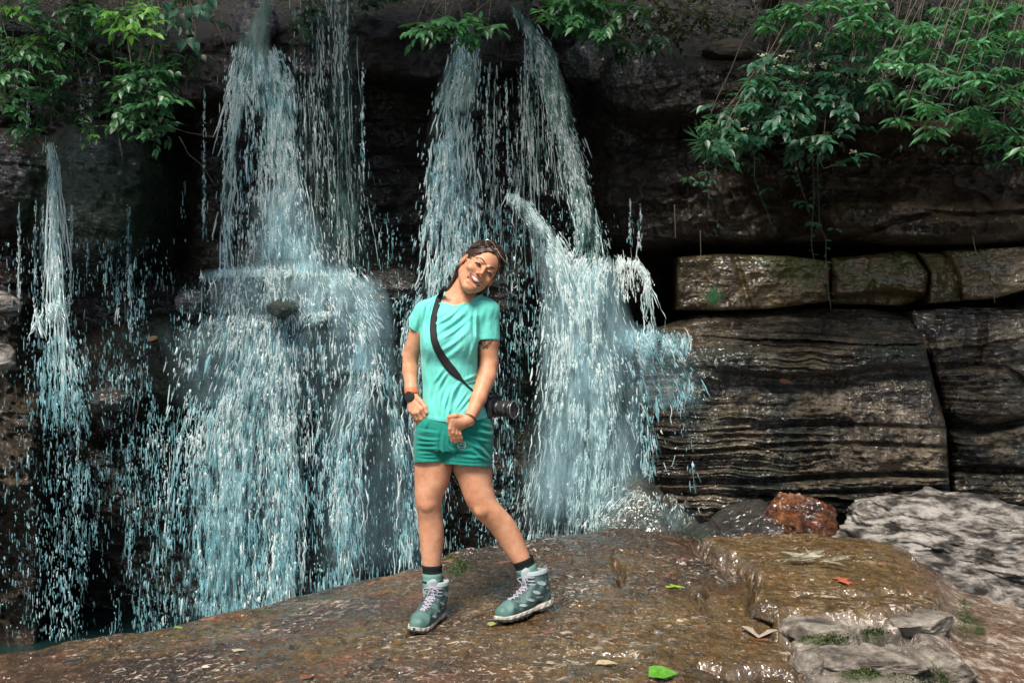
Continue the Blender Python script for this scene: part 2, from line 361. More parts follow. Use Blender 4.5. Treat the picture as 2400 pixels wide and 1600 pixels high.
def build_ground():
    us = np.concatenate([np.linspace(-3.0, -.62, 60)[:-1], np.linspace(-.62, .66, 1000), np.linspace(.66, 3.0, 60)[1:]])
    Ys = np.concatenate([np.linspace(.15, 3.0, 40)[:-1], np.linspace(3.0, 6.5, 470), np.linspace(6.5, 16, 60)[1:]])
    U, Y = np.meshgrid(us, Ys, indexing='ij'); z, fr, s = ground_z(U, Y)
    V = np.stack([U*Y, Y, z], -1)
    px = 1200+F*U; py = 800+F*(CH-z)/Y
    moss = np.zeros_like(z)
    for cx, cy, rx, ry in ((1880, 1482, 34, 22), (1945, 1508, 55, 22), (2052, 1488, 40, 20), (2190, 1472, 60, 14), (2260, 1440, 22, 60), (2290, 1480, 20, 40), (2040, 1575, 70, 24), (2200, 1600, 90, 40), (1075, 1330, 30, 20), (1060, 1302, 26, 9), (700, 1400, 130, 6), (620, 1430, 90, 6)):
        moss = np.maximum(moss, np.clip(1.6-((px-cx)/rx)**2-((py-cy)/ry)**2, 0, 1))
    moss *= np.clip(.55+1.6*fbm(V[..., 0]*14, Y*14, 0, 4, 41), 0, 1)
    red = sg((px-2225)/18)*sg((py-1330)/20)
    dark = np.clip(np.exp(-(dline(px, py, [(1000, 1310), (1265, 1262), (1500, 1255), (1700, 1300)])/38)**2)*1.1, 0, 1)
    m = mat('wet_brown_rock', (.1, .06, .03), .35, .6); v = tc(m, (1, 1, 1)); vs = tc(m, (1.1, 1.0, 1), (0, 0, .25))
    n1 = noise(m, vs, 1.6, 9, .62, .5)
    c = ramp(m, n1, [(.30, (.012, .006, .004)), (.40, (.045, .020, .008)), (.48, (.125, .062, .016)), (.60, (.15, .092, .024)), (.72, (.26, .15, .05))])
    n2 = noise(m, vs, 20, 10, .78, .3); c = mix(m, ramp(m, n2, [(.43, .9), (.54, 0)]), c, (.012, .007, .005))
    n3 = noise(m, vs, 48, 8, .75); c = mix(m, ramp(m, n3, [(.62, 0), (.78, .3)]), c, (.17, .105, .05))
    rust = noise(m, v, 2.6, 5, .6); c = mix(m, ramp(m, rust, [(.56, 0), (.70, .55)]), c, (.26, .085, .025))
    c = mix(m, ramp(m, noise(m, v, .9, 4, .6, .6), [(.46, 0), (.60, .62)]), c, (.045, .018, .009))
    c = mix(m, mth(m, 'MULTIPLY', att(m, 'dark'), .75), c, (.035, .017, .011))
    grey = ramp(m, noise(m, v, 7, 8, .7), [(.3, (.03, .024, .02)), (.45, (.12, .10, .082)), (.6, (.24, .21, .18)), (.7, (.42, .37, .33))])
    gold = ramp(m, noise(m, vs, 15, 10, .8), [(.36, (.02, .011, .005)), (.47, (.11, .066, .018)), (.56, (.20, .128, .040)), (.66, (.40, .31, .18))])
    c = mix(m, mth(m, 'MULTIPLY', att(m, 'gold'), .55), c, gold)
    c = mix(m, att(m, 'front'), c, grey)
    redc = ramp(m, noise(m, v, 9, 8, .75), [(.32, (.03, .018, .012)), (.44, (.12, .062, .035)), (.53, (.22, .15, .10)), (.58, (.50, .44, .38)), (.70, (.30, .10, .05))])
    c = mix(m, att(m, 'red'), c, redc)
    # ledge glints painted into the colour as pale flakes and flecks along the bedding
    fl = noise(m, tc(m, (1.0, 1.5, 1), (0, 0, -.18)), 22, 6, .66, 1.2); fm = noise(m, v, 1.7, 4, .6)
    f = mth(m, 'MULTIPLY', ramp(m, fl, [(.575, 0), (.60, 1)]), ramp(m, fm, [(.45, .0), (.58, 1)]))
    c = mix(m, mth(m, 'MULTIPLY', f, .85), c, (.62, .53, .45))
    glint_fl2 = noise(m, tc(m, (1.0, 1.1, 1), (0, 0, .3)), 75, 3, .5, .8); c = mix(m, ramp(m, glint_fl2, [(.645, 0), (.67, .8)]), c, (.50, .42, .34))
    pk = noise(m, tc(m, (1, 1.8, 1)), 8, 3, .5, .5); c = mix(m, ramp(m, pk, [(.66, 0), (.69, .5)]), c, (.42, .19, .12))
    mossc = ramp(m, noise(m, v, 90, 4), [(.35, (.008, .014, .003)), (.6, (.04, .06, .010)), (.75, (.12, .15, .03))])
    c = mix(m, att(m, 'moss'), c, mossc); put(m, c, 'Base Color')
    rg = ramp(m, noise(m, vs, 4, 6, .65), [(.36, .14), (.62, .45)]); put(m, mix(m, att(m, 'front'), rg, (.6, .6, .6)), 'Roughness')
    b = bump(m, noise(m, vs, 7, 8, .65, .4), .8, .05); b = bump(m, n3, .7, .012, b); wet(m, b, .9, .12, 26, .026, (1, .6, 1)); n_, l_ = nt(m); l_.new(mth(m, 'MULTIPLY', mth(m, 'SUBTRACT', 1.0, att(m, 'front')), .9), n_['Principled BSDF'].inputs['Coat Weight'])
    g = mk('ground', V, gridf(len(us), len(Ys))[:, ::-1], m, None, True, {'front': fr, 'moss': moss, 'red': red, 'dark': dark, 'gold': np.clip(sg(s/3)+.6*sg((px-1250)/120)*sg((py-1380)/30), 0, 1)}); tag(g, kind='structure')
    # creek water down at the foot of the fall, behind the rock
    pm = mat('pool_water', (.01, .03, .03), .08, .6); bump(pm, noise(pm, tc(pm), 6, 5), .5, .05)
    xs = np.linspace(-14, 14, 60); ys = np.linspace(5.5, 15, 40); Xp, Yp = np.meshgrid(xs, ys, indexing='ij')
    tag(mk('water', np.stack([Xp, Yp, -1.45+.03*fbm(Xp*2, Yp*2, 0, 3, 5)], -1), gridf(60, 40)[:, ::-1], pm), kind='structure')
build_ground()
# ------------------------------------------------------------------ the cliff
def cliffD(px, py):
    x = (px-1200)/265.0; y = (800-py)/265.0
    D = np.full(np.shape(px), 9.7)
    D = D+.30*fbm(x*.7, y*.8, 0, 4, 50)-.13*ridge(x*1.3, y*2.3, 0, 5, 51)
    wy = y+.10*fbm(x*.8, y*.5, 0, 3, 52)+.03*x
    saw = lambda s, o: (wy*s+o)-np.floor(wy*s+o)
    D = D+(.055*saw(1.9, .3)**2+.03*saw(5.3, .1)**2)*(.4+fbm(x*.8, y*.8, 0, 3, 55))
    # slope of soil and debris above the lip
    lip = 70+40*vn(px/260, 0*px, 0, 53)+np.interp(px, [0, 300, 900, 1300, 1450, 2400], [0, 40, -60, -40, 60, 60])
    up = np.clip(lip-py, 0, None); D = D-.75*sg((lip+170-py)/9)*sg((py-lip)/8)*sg((px-380)/40)+up*.0075-.0*up
    D = D-.35*sg((lip-py)/10)
    # left mossy bulge, dark hollow under it, brown left wall
    D = D-1.15*np.maximum(ell(px, py, 230, 470, 190, 190), .8*ell(px, py, 20, 430, 170, 130))
    D = D+.5*box(px, py, 370, 440, 300, 640, 14)
    D = D-.55*box(px, py, -900, 400, -400, 320, 30)*(.6+.4*vn(px/90, py/70, 0, 54))
    D = D-1.35*box(px, py, -3000, 112, 880, 2400, 10, 60)*(1+.12*ridge(x*3, y*5, 0, 4, 56))
    D = D-.9*box(px, py, -2000, 60, 640, 900, 20, 25)
    # ledges and buttress under the big fall
    D = D-1.0*ell(px, py, 560, 700, 150, 72)-1.05*ell(px, py, 750, 710, 130, 80)-.7*ell(px, py, 640, 790, 250, 90)
    D = D-.75*ell(px, py, 860, 900, 110, 90)-.6*ell(px, py, 420, 860, 260, 130)-.5*ell(px, py, 260, 960, 90, 80)
    D = D-.5*box(px, py, 440, 950, 760, 1000, 60, 40)
    D = D-.35*box(px, py, 830, 1000, 610, 760, 14)-.3*box(px, py, 850, 1130, 380, 560, 20)
    # hump behind her head, ledge of the right fall
    D = D-.95*ell(px, py, 1190, 640, 108, 190)-.6*box(px, py, 1080, 1290, 560, 1400, 22, 60)
    D = D-1.0*ell(px, py, 1450, 665, 110, 75)-.8*ell(px, py, 1540, 850, 150, 90)-.4*box(px, py, 1380, 1560, 780, 1400, 40)
    D = D-.45*box(px, py, 1500, 1600, 585, 720, 20)
    # upper right wall
    D = D-.95*box(px, py, 1385, 6000, 128, 588, 30, 9)*(1+.1*fbm(x*1.5, y*1.2, 0, 4, 57))
    D = D-.55*ell(px, py, 2200, 440, 330, 160)-.35*ell(px, py, 1620, 470, 260, 150)-.30*box(px, py, 1930, 6000, 480, 575, 50, 7)
    D = D+.12*np.exp(-(dline(px, py, [(1985, 560), (2100, 520), (2190, 500), (2300, 505), (2500, 490)])/7)**2)
    D = D+.8*box(px, py, 1560, 6000, 588, 1400, 20, 8)
    D = D+.5*sg((py-1250)/60)
    D = D-.05*ridge(x*5, y*7, 0, 5, 58)-.02*fbm(x*16, y*20, 0, 4, 59)
    D = D-(.10*ridge(x*4, y*6, 0, 4, 60)+.05*np.round(2*vn(x*3, y*5, 0, 61)))*box(px, py, 1400, 5000, 200, 590, 60)
    return np.clip(D, 6.4, 16)
def build_cliff():
    xs = np.concatenate([np.linspace(-4200, -60, 60)[:-1], np.linspace(-60, 2460, 780), np.linspace(2460, 6600, 60)[1:]])
    ys = np.concatenate([np.linspace(-1500, -40, 60)[:-1], np.linspace(-40, 1460, 470), np.linspace(1460, 1900, 12)[1:]])
    X, Y = np.meshgrid(xs, ys, indexing='ij'); D = cliffD(X, Y)
    V = ray(X, Y, D)
    moss = np.clip(ell(X, Y, 240, 480, 220, 200)*1.2*(.4+.6*sg(4*fbm(X/70, Y/60, 0, 4, 71))), 0, 1)
    moss = np.maximum(moss, .75*np.clip(box(X, Y, 330, 1320, 640, 1000, 60)*sg(6*fbm(X/90, Y/60, 0, 4, 72)), 0, 1))
    och = .35*box(X, Y, 1400, 5000, 230, 600, 60, 60)+.65*box(X, Y, 1560, 5000, 480, 720, 60, 50)+.75*box(X, Y, -900, 125, 860, 2000, 12, 60)+.5*ell(X, Y, 2130, 420, 200, 160)
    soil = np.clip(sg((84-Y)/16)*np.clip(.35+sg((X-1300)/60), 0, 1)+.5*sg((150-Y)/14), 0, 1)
    m = mat('wet_dark_rock', (.02, .02, .02), .3, .6); v = tc(m, (1, 1, 1.6)); v0 = tc(m)
    c = ramp(m, noise(m, v, 1.4, 9, .65, .4), [(.3, (.003, .002, .002)), (.5, (.011, .0075, .005)), (.7, (.032, .022, .013))])
    c = mix(m, ramp(m, noise(m, v, 11, 8, .7), [(.5, 0), (.75, .6)]), c, (.05, .040, .030))
    och_c = ramp(m, noise(m, v, 3.2, 8, .65, .5), [(.3, (.016, .010, .005)), (.5, (.050, .030, .012)), (.7, (.10, .072, .030))])
    c = mix(m, att(m, 'ochre'), c, och_c)
    c = mix(m, att(m, 'moss'), c, ramp(m, noise(m, v0, 40, 6, .7), [(.3, (.008, .022, .011)), (.55, (.030, .075, .036)), (.75, (.09, .17, .08))]))
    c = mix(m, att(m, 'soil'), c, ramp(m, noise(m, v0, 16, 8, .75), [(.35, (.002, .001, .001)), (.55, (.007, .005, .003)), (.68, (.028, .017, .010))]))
    put(m, c, 'Base Color'); put(m, ramp(m, noise(m, v0, 3.5, 6, .65), [(.35, .14), (.65, .5)]), 'Roughness')
    b = bump(m, noise(m, v, 5, 10, .72, .4), 1.0, .08); b = bump(m, noise(m, v, 26, 8, .75), 1.0, .02, b); wet(m, b, .42, .13, 11, .06); n_, l_ = nt(m); l_.new(mth(m, 'MULTIPLY', mth(m, 'SUBTRACT', 1.0, att(m, 'soil'), True), ramp(m, noise(m, v0, 1.5, 5, .65), [(.42, .03), (.60, .42)])), n_['Principled BSDF'].inputs['Coat Weight'])
    tag(mk('cliff', V, gridf(len(xs), len(ys)), m, None, True, {'moss': moss, 'ochre': np.clip(och, 0, 1), 'soil': soil}), kind='structure')
build_cliff()
# ------------------------------------------------------------------ separate rock blocks and boulders
def block(name, x0, x1, top, bot, D0, m, label, group=None, back=1.6, er=.10, strata=0, prof=None, seed=0, rough=.03, left=None, right=None, n=(220, 150)):
    """block with a modelled front: top/bottom/left/right outlines in photo pixels, D0(px,py) distance of the face"""
    s = np.linspace(0, 1, n[0])[:, None]; t = np.linspace(0, 1, n[1])[None, :]
    s = .5-.5*np.cos(np.pi*(s*.86+.07)); s = (s-s.min())/(s.max()-s.min()); 
    px = x0+(x1-x0)*s+0*t
    tp = np.interp(px[:, :1], *zip(*top)); bt = np.interp(px[:, :1], *zip(*bot)); py = tp+(bt-tp)*t
    if left: px = px+(np.interp(py, *zip(*left))-x0)*(1-s)**2
    if right: px = px+(np.interp(py, *zip(*right))-x1)*s**2
    D = D0(px, py)+0*px; sc = F/D
    e = np.minimum(np.minimum(s*(x1-x0), (1-s)*(x1-x0)), np.minimum(t*(bt-tp), (1-t)*(bt-tp)))/sc      # metres from the edge
    q = np.clip(1-e/er, 0, 1); D = D+er*1.3*(1-np.sqrt(np.clip(1-q*q, 0, 1)))
    wx, wy = (px-1200)/300, (800-py)/300
    D = D+rough*2*fbm(wx*2, wy*2, seed, 4, seed+80)-rough*ridge(wx*5, wy*6, seed, 5, seed+81)-rough*.35*fbm(wx*22, wy*26, seed, 4, seed+82)
    if strata:
        w = wy*1.0+.11*fbm(wx*.9, wy*1.6, 0, 4, seed+83)+.020*fbm(wx*6, wy*7, 0, 4, seed+84)
        am = np.clip(.45+1.1*fbm(wx*1.3, wy*2.2, 0, 4, seed+85), 0.05, 1)
        for k, a in ((3.3, .06), (8.3, .050), (19, .036), (37, .022)):
            f = w*k; f = f-np.floor(f); D = D+strata*am*a*(f**1.6-.3)
    if prof: D = D+prof(px, py)
    V = ray(px, py, D)
    # close the block behind
    ring = np.concatenate([V[:, 0], V[-1, 1:], V[-2::-1, -1], V[0, -2:0:-1]]); k = len(ring)
    cen = ring.mean(0); r2 = ring.copy(); dirv = (ring-[0, 0, CH]); dirv /= dirv[:, 1:2]; r2 = ring+dirv*back*.5; r2 = cen*[1, 0, 1]+(r2-cen)*[.97, 0, .97]+[0, 1, 0]*r2[:, 1:2]*0
    r2[:, 1] = ring[:, 1]+back; r2 = (r2-[0, 0, CH])*np.stack([1+0*ring[:, 1], 1+0*ring[:, 1], 1+0*ring[:, 1]], 1)+[0, 0, CH]
    N = n[0]*n[1]; ii = lambda a, b: a*n[1]+b
    ri = np.concatenate([[ii(a, 0) for a in range(n[0])], [ii(n[0]-1, b) for b in range(1, n[1])], [ii(a, n[1]-1) for a in range(n[0]-2, -1, -1)], [ii(0, b) for b in range(n[1]-2, 0, -1)]])
    j = np.arange(k); j2 = (j+1) % k
    side = np.stack([ri[j], ri[j2], N+j2, N+j], -1); capt = np.stack([j*0+N+k, N+j, N+j2], -1)
    V = np.concatenate([V.reshape(-1, 3), r2, [r2.mean(0)]])
    o = mk(name, V, [gridf(*n), side, capt], m); tag(o, label, 'rock', group); return o
ochre = rockmat('mossy_ochre_rock', [(.018, .012, .006), (.075, .048, .018), (.14, .10, .036), (.24, .18, .08)], 1.6, (1, 1, .7), (.22, .55), .6, .03, 1.3, (.055, .07, .015), ws=(1.2, 1, .7), wsc=9, wd=.03)
layer = rockmat('layered_grey_rock', [(.010, .007, .005), (.055, .041, .026), (.14, .108, .07), (.34, .28, .205)], 1.5, (1, 1, 3.5), (.08, .32), .9, .05, 1.6, (.02, .03, .022), ws=(.8, 1, 2.8), wsc=9, wd=.075, spr=.32)
row = 'ochre blocks in the right-hand ledge'
block('rock_block', 1586, 1946, [(1586, 602), (1700, 594), (1850, 600), (1946, 612)], [(1586, 726), (1680, 728), (1800, 724), (1946, 706)], lambda x, y: 8.62-.0004*(x-1586)+.0006*(y-600), ochre, 'long dark ochre rock block nearest the waterfall, in the ledge above the layered rock', row, er=.05, seed=1, rough=.05, prof=lambda x, y: .05*np.exp(-((x-1722-(y-600)*.3)/7)**2)+.035*sg((x-1730-(y-600)*.35)/6))
block('rock_block', 1950, 2174, [(1950, 604), (2060, 594), (2140, 586), (2174, 596)], [(1950, 712), (2040, 714), (2120, 718), (2174, 700)], lambda x, y: 8.42+.0005*(y-600), ochre, 'green-stained ochre rock block with a dark undercut, left of the rounded crack in the ledge', row, er=.06, seed=2, rough=.05, right=[(590, 2140), (640, 2176), (680, 2172), (715, 2160)], prof=lambda x, y: .22*sg((y-(694-12*np.exp(-((x-2080)/60)**2)))/3)+.03*sg((x-2036)/3)-.03)
block('rock_block', 2176, 2262, [(2176, 590), (2262, 592)], [(2176, 712), (2262, 706)], lambda x, y: 8.40+.0006*(y-600), ochre, 'narrow ochre rock block with curved left edge, second from right in the ledge', row, er=.05, seed=3, rough=.05, right=[(590, 2225), (650, 2255), (700, 2252)], left=[(590, 2150), (640, 2180), (700, 2176)])
block('rock_block', 2252, 2800, [(2252, 586), (2400, 578), (2800, 570)], [(2252, 704), (2330, 700), (2400, 680), (2800, 680)], lambda x, y: 8.30+.0006*(y-600), ochre, 'wide brown rock block cut off by the right edge of the photo, in the ledge', row, er=.05, seed=4, rough=.05, left=[(590, 2215), (650, 2250), (700, 2256)])
def DL(px, py):
    d = 8.25-.00075*(py-730)+0*px
    d = d+.75*np.clip((830-py)/100, 0, 1)**1.2+.3*np.clip((1600-px)/150, 0, 1)**2                                     # the top slopes back to the ledge
    und = 868+.02*(px-1900)+14*np.sin(px/90); d = d-.20*sg((und-py)/4)*sg((py-735)/30)*sg((px-1690)/30)*sg((2190-px)/25)+.14*np.exp(-((py-und-14)/16)**2)*sg((px-1790)/40)*sg((2190-px)/20)
    for yy, a, w in ((1118, .16, 7), (1044, .07, 5), (1148, .10, 6), (1000, .05, 4)):
        ln = yy+6*np.sin(px/120+yy)-.03*(px-1900)*(px < 1900); d = d+a*np.exp(-((py-ln)/w)**2)
    return d+.0005*np.clip(px-2120, 0, None)**1.15-.0004*(px-1500)
block('rock_outcrop', 1430, 2224, [(1430, 830), (1500, 770), (1600, 738), (1700, 728), (1850, 722), (2000, 722), (2130, 726), (2224, 744)], [(1470, 1215), (1700, 1225), (2224, 1200)], DL, layer, 'large dark thinly layered rock outcrop between the right fall and the vertical crack', er=.12, strata=1.7, seed=11, rough=.07, n=(460, 360), left=[(770, 1470), (900, 1410), (1050, 1450), (1200, 1400)], right=[(740, 2140), (800, 2166), (900, 2190), (1000, 2218), (1160, 2226)])
def DR(px, py):
    d = 8.2+0*px
    for pts, a, w in (([(2200, 990), (2300, 1005), (2420, 985)], .22, 9), ([(2210, 1098), (2420, 1104)], .25, 8), ([(2190, 860), (2290, 855), (2360, 862), (2420, 905)], .12, 7), ([(2310, 730), (2305, 780), (2290, 850)], .07, 7)):
        d = d+a*np.exp(-(dline(px, py, pts)/w)**2)
    return d-.12*ell(px, py, 2310, 920, 110, 75)+.25*np.clip((770-py)/60, 0, 1)
block('rock_outcrop', 2206, 2900, [(2206, 728), (2300, 718), (2400, 722), (2900, 720)], [(2206, 1180), (2900, 1190)], DR, layer, 'dark cracked layered rock wall at the right edge, right of the vertical crack', er=.10, strata=1.2, seed=12, rough=.07, n=(260, 260), left=[(730, 2150), (790, 2172), (900, 2200), (1000, 2222), (1160, 2236)])
block('flat_rock', 2138, 2196, [(2138, 730), (2196, 728)], [(2138, 800), (2196, 850)], lambda x, y: 8.32+0*x, layer, 'narrow grey slab wedged between the two cracks at the top of the outcrops', er=.05, seed=13, n=(60, 90), left=[(730, 2134), (780, 2145), (840, 2170)])
def boulder(name, cx, cy, w, h, D, m, label, seed=0, ang=0, dp=1.0, amp=.10, group=None, rot=0, sub=150, cat='boulder', skew=0, strat=0, planes=()):
    th = np.linspace(0, np.pi, sub)[:, None]; ph = np.linspace(0, 2*np.pi, sub*2)[None, :-1]
    n = np.stack([np.sin(th)*np.cos(ph), np.sin(th)*np.sin(ph), np.cos(th)+0*ph], -1)
    r = np.ones(n.shape[:2])
    if ang:
        g = np.random.default_rng(seed); pn = g.normal(size=(ang, 3)); pn /= np.linalg.norm(pn, axis=1)[:, None]; d = g.uniform(.62, .92, ang)
        for i in range(ang):
            c = n@pn[i]; r = np.minimum(r, np.where(c > .05, d[i]/np.maximum(c, .05), 9))
    for pn_, d_ in planes:
        v_ = np.array(pn_, float); v_ /= np.linalg.norm(v_); c = n@v_; r = np.minimum(r, np.where(c > .02, d_/np.maximum(c, .02), 9))
    x, y, z = n[..., 0]*r, n[..., 1]*r, n[..., 2]*r
    r = r*(1+amp*fbm(x*1.7+seed, y*1.7, z*1.7, 3, seed+90)*1.6-amp*.55*ridge(x*3.5, y*3.5, z*3.5+seed, 4, seed+91)+amp*.30*fbm(x*9, y*9, z*13, 5, seed+92, .65))
    if strat: zz = z*strat+1.3*fbm(x*2, y*2, z*2, 4, seed); r = r*(1-.035*((zz-np.floor(zz))**2)*np.clip(.5+1.5*fbm(x*3, y*3, z*5, 3, seed+5), 0, 1))
    V = n*r[..., None]
    k = D/F; V = V*[w*.5*k, w*.5*k*dp, h*.5*k]; V[..., 0] += skew*V[..., 2]
    c, s = math.cos(rot), math.sin(rot); V = np.stack([V[..., 0]*c+V[..., 2]*s, V[..., 1], -V[..., 0]*s+V[..., 2]*c], -1)
    V = V+ray(cx, cy, D)
    o = mk(name, V, gridf(sub, sub*2-1, True), m); tag(o, label, cat, group); return o
dkr = rockmat('wet_black_rock', [(.010, .009, .008), (.028, .024, .020), (.06, .05, .042)], 3, (1, 1, 1.6), (.12, .45), .9, .04, 2.2, (.012, .03, .018))
spr = rockmat('spray_wet_rock', [(.02, .022, .018), (.06, .06, .045), (.16, .15, .11)], 5, (1, 1, 1), (.15, .5), 1, .05, 3, (.02, .07, .045))
brn = rockmat('shiny_orange_rock', [(.014, .005, .002), (.13, .038, .008), (.36, .12, .025)], 5, (1, 1, 1.6), (.03, .15), 1, .10, wsc=4.5, wd=.20)
wht = rockmat('bleached_rock', [(.02, .017, .014), (.07, .06, .05), (.30, .27, .24), (.55, .51, .47), (.66, .62, .58)], 5.0, (1, 1, 3.2), (.4, .8), 1, .16, fine=9, spr=.24)
boulder('boulder', 1492, 1270, 400, 360, 7.6, spr, 'pointed wet green-grey boulder splashed by the right fall', 31, 0, 1, .07, sub=150, planes=(((-.72, -.15, .6), .56), ((.62, -.2, .6), .60), ((-.1, -.85, .35), .55), ((.45, -.8, .2), .6), ((0, .6, .6), .7)))
boulder('boulder', 1745, 1248, 210, 150, 7.0, dkr, 'black angular boulder between the splashed boulder and the orange one', 36, 0, 1, .04, rot=-.42, planes=(((0, -.4, 1), .55), ((1, -.3, .3), .75), ((-1, -.2, .5), .7), ((.2, -1, -.1), .5), ((-.5, -.9, .1), .55)))
boulder('boulder', 1672, 1262, 170, 80, 7.15, dkr, 'low flat dark boulder just right of the splashed boulder', 37, 8, 1, .07, rot=-.3, sub=100)
boulder('boulder', 1880, 1225, 178, 172, 6.8, brn, 'shiny wet orange-brown boulder left of the pale bleached boulder', 33, 3, 1, .16, rot=.3)
boulder('boulder', 1812, 1250, 76, 80, 6.7, dkr, 'small glossy blue-black boulder leaning on the orange boulder', 34, 6, 1, .10, sub=90)
boulder('boulder', 2310, 1290, 790, 262, 6.75, wht, 'large pale bleached boulder with eroded ridges at the right edge', 38, 4, .95, .15, sub=260, strat=5, rot=.03)
boulder('boulder', 2330, 1392, 480, 120, 5.9, wht, 'low pale slab boulder in front of the large bleached one', 39, 6, .8, .10, sub=150, rot=.26)
boulder('boulder', 2065, 1322, 250, 82, 6.25, dkr, 'low dark grey boulder tucked under the left end of the bleached boulder', 40, 6, .9, .09, sub=110, rot=.2)
# boulders carrying the falls and the loose ones in the cliff
boulder('boulder', 452, 708, 84, 62, 8.3, rockmat('glinting_rock', [(.02, .02, .02), (.07, .07, .075), (.20, .20, .21)], 6, rough=(.05, .25), bs=1), 'small angular glinting boulder left of the big fall on its ledge', 42, 8, 1, .08, sub=90)
boulder('boulder', 560, 712, 170, 120, 8.65, dkr, 'rounded dark boulder under the left strand of the big fall', 43, 0, 1, .10)
boulder('boulder', 735, 716, 170, 120, 8.6, dkr, 'rounded dark boulder in the middle of the big fall', 44, 0, 1, .12)
boulder('boulder', 925, 680, 170, 100, 8.7, dkr, 'flat dark boulder behind her shoulder, right of the big fall', 45, 3, 1, .10, sub=110)
boulder('boulder', 1484, 165, 110, 120, 8.3, rockmat('glistening_rock', [(.02, .022, .024), (.07, .075, .08), (.25, .26, .27)], 9, rough=(.04, .18), bs=1, bd=.06), 'glistening wet boulder high on the cliff, right of the falls', 46, 0, 1, .16, sub=110)
boulder('boulder', 1385, 150, 140, 120, 8.7, dkr, 'dark boulder on the cliff top beside the glistening one', 47, 5, 1, .07, sub=90)
boulder('boulder', 1706, 128, 128, 66, 8.4, rockmat('dry_brown_rock', [(.03, .024, .018), (.07, .055, .04), (.12, .10, .075)], 4, rough=(.6, .9)), 'squarish brown boulder resting on the cliff lip below the branches', 48, 8, 1, .06, sub=90)
boulder('boulder', 1822, 108, 100, 46, 8.5, rockmat('brown_rock', [(.03, .022, .018), (.065, .048, .036), (.10, .08, .06)], 4, rough=(.6, .9)), 'smaller brown boulder behind the leaves, right of the squarish one', 49, 7, 1, .06, sub=80)
boulder('boulder', 604, 50, 96, 112, 8.9, rockmat('frosted_rock', [(.02, .02, .024), (.10, .10, .12), (.32, .31, .36)], 10, rough=(.1, .3), bs=1), 'pale wet rock knob at the head of the big fall', 50, 5, 1, .14, sub=90)
boulder('boulder', 2, 712, 96, 60, 7.9, wht, 'pale wet boulder at the left edge, upper of the two', 51, 6, 1, .10, sub=90, rot=.4)
boulder('boulder', -6, 840, 84, 80, 7.8, wht, 'pale wet boulder at the left edge, lower of the two', 52, 5, 1, .10, sub=90)
boulder('boulder', 262, 935, 110, 56, 8.0, dkr, 'small dark rock knob in the drizzle at lower left', 53, 4, 1, .12, sub=80)

pale = rockmat('pale_broken_rock', [(.05, .040, .030), (.17, .14, .11), (.36, .315, .26), (.55, .50, .43)], 6, (1, 1, 1.8), (.5, .85), 1, .03, None, (.05, .065, .014), fine=26, spr=.34)
flat = (((0, 0, 1), .72), ((0, 0, -1), .72), ((.1, -1, 0), .8))
boulder('flat_rock', 1925, 1478, 200, 74, ground_point(1925, 1478)[1]+.03, pale, 'pale broken rock plate at the left end of the slab front, beside the mossy hollow', 61, 6, .9, .07, sub=110, rot=.04, cat='rock', planes=flat)
boulder('flat_rock', 2125, 1462, 250, 62, ground_point(2125, 1462)[1]+.03, pale, 'pale flat rock plate behind the mossy hollows, right part of the slab front', 62, 6, .8, .07, sub=110, rot=-.03, cat='rock', planes=flat)
boulder('flat_rock', 2035, 1545, 300, 66, ground_point(2035, 1545)[1]+.03, pale, 'long pale rock plate below the dark mossy hollows', 63, 7, .6, .07, sub=120, rot=.03, cat='rock', planes=flat)
boulder('flat_rock', 2215, 1560, 150, 96, ground_point(2215, 1560)[1]+.03, pale, 'pale lumpy rock at the lower right corner of the slab front', 64, 6, .8, .09, sub=110, rot=.2, cat='rock', planes=flat)
boulder('flat_rock', 1888, 1560, 84, 92, ground_point(1888, 1560)[1]+.03, pale, 'small white-topped rock nose at the lower left of the slab front', 65, 5, .9, .10, sub=90, rot=-.1, cat='rock')
boulder('flat_rock', 1810, 1448, 120, 86, ground_point(1810, 1448)[1]+.03, rockmat('brown_edge_rock', [(.03, .018, .010), (.09, .056, .022), (.17, .115, .045)], 4, (1, 1, 1.5), (.2, .5), 1, .03, fine=26, spr=.3), 'brown angular rock at the left corner of the raised slab, beside the pale tan leaf', 66, 7, .8, .08, sub=100, rot=.1, cat='rock')
# ------------------------------------------------------------------ falling water
def water_mat(name, c, rough=.15, trans=.25):
    m = mat(name, c, rough, .9); n, l = nt(m); b = n['Principled BSDF']; out = n['Material Output']
    put(m, ramp(m, att(m, 'water_tone'), [(.0, (c[0]*.22, c[1]*.24, c[2]*.24)), (.45, (c[0]*.78, c[1]*.92, c[2]*.92)), (.85, (.90, .98, .98))]), 'Base Color')
    t = n.new('ShaderNodeBsdfTranslucent'); t.inputs[0].default_value = (*c, 1)
    x = n.new('ShaderNodeMixShader'); x.inputs[0].default_value = trans; l.new(b.outputs[0], x.inputs[1]); l.new(t.outputs[0], x.inputs[2])
    tr = n.new('ShaderNodeBsdfTransparent'); y = n.new('ShaderNodeMixShader'); lw = n.new('ShaderNodeLayerWeight'); lw.inputs[0].default_value = .5
    l.new(mth(m, 'MULTIPLY', ramp(m, lw.outputs['Facing'], [(.25, 1), (.95, .25)]), ramp(m, att(m, 'water_tone'), [(0, .35), (.6, .9)])), y.inputs[0]); l.new(tr.outputs[0], y.inputs[1]); l.new(x.outputs[0], y.inputs[2]); l.new(y.outputs[0], out.inputs[0]); return m
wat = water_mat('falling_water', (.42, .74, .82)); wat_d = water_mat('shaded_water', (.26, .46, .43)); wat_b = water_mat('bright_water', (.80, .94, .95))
RINGS = [(-1, .0), (-.7, .62), (-.1, 1.0), (.45, .85), (.85, .4), (1, .0)]
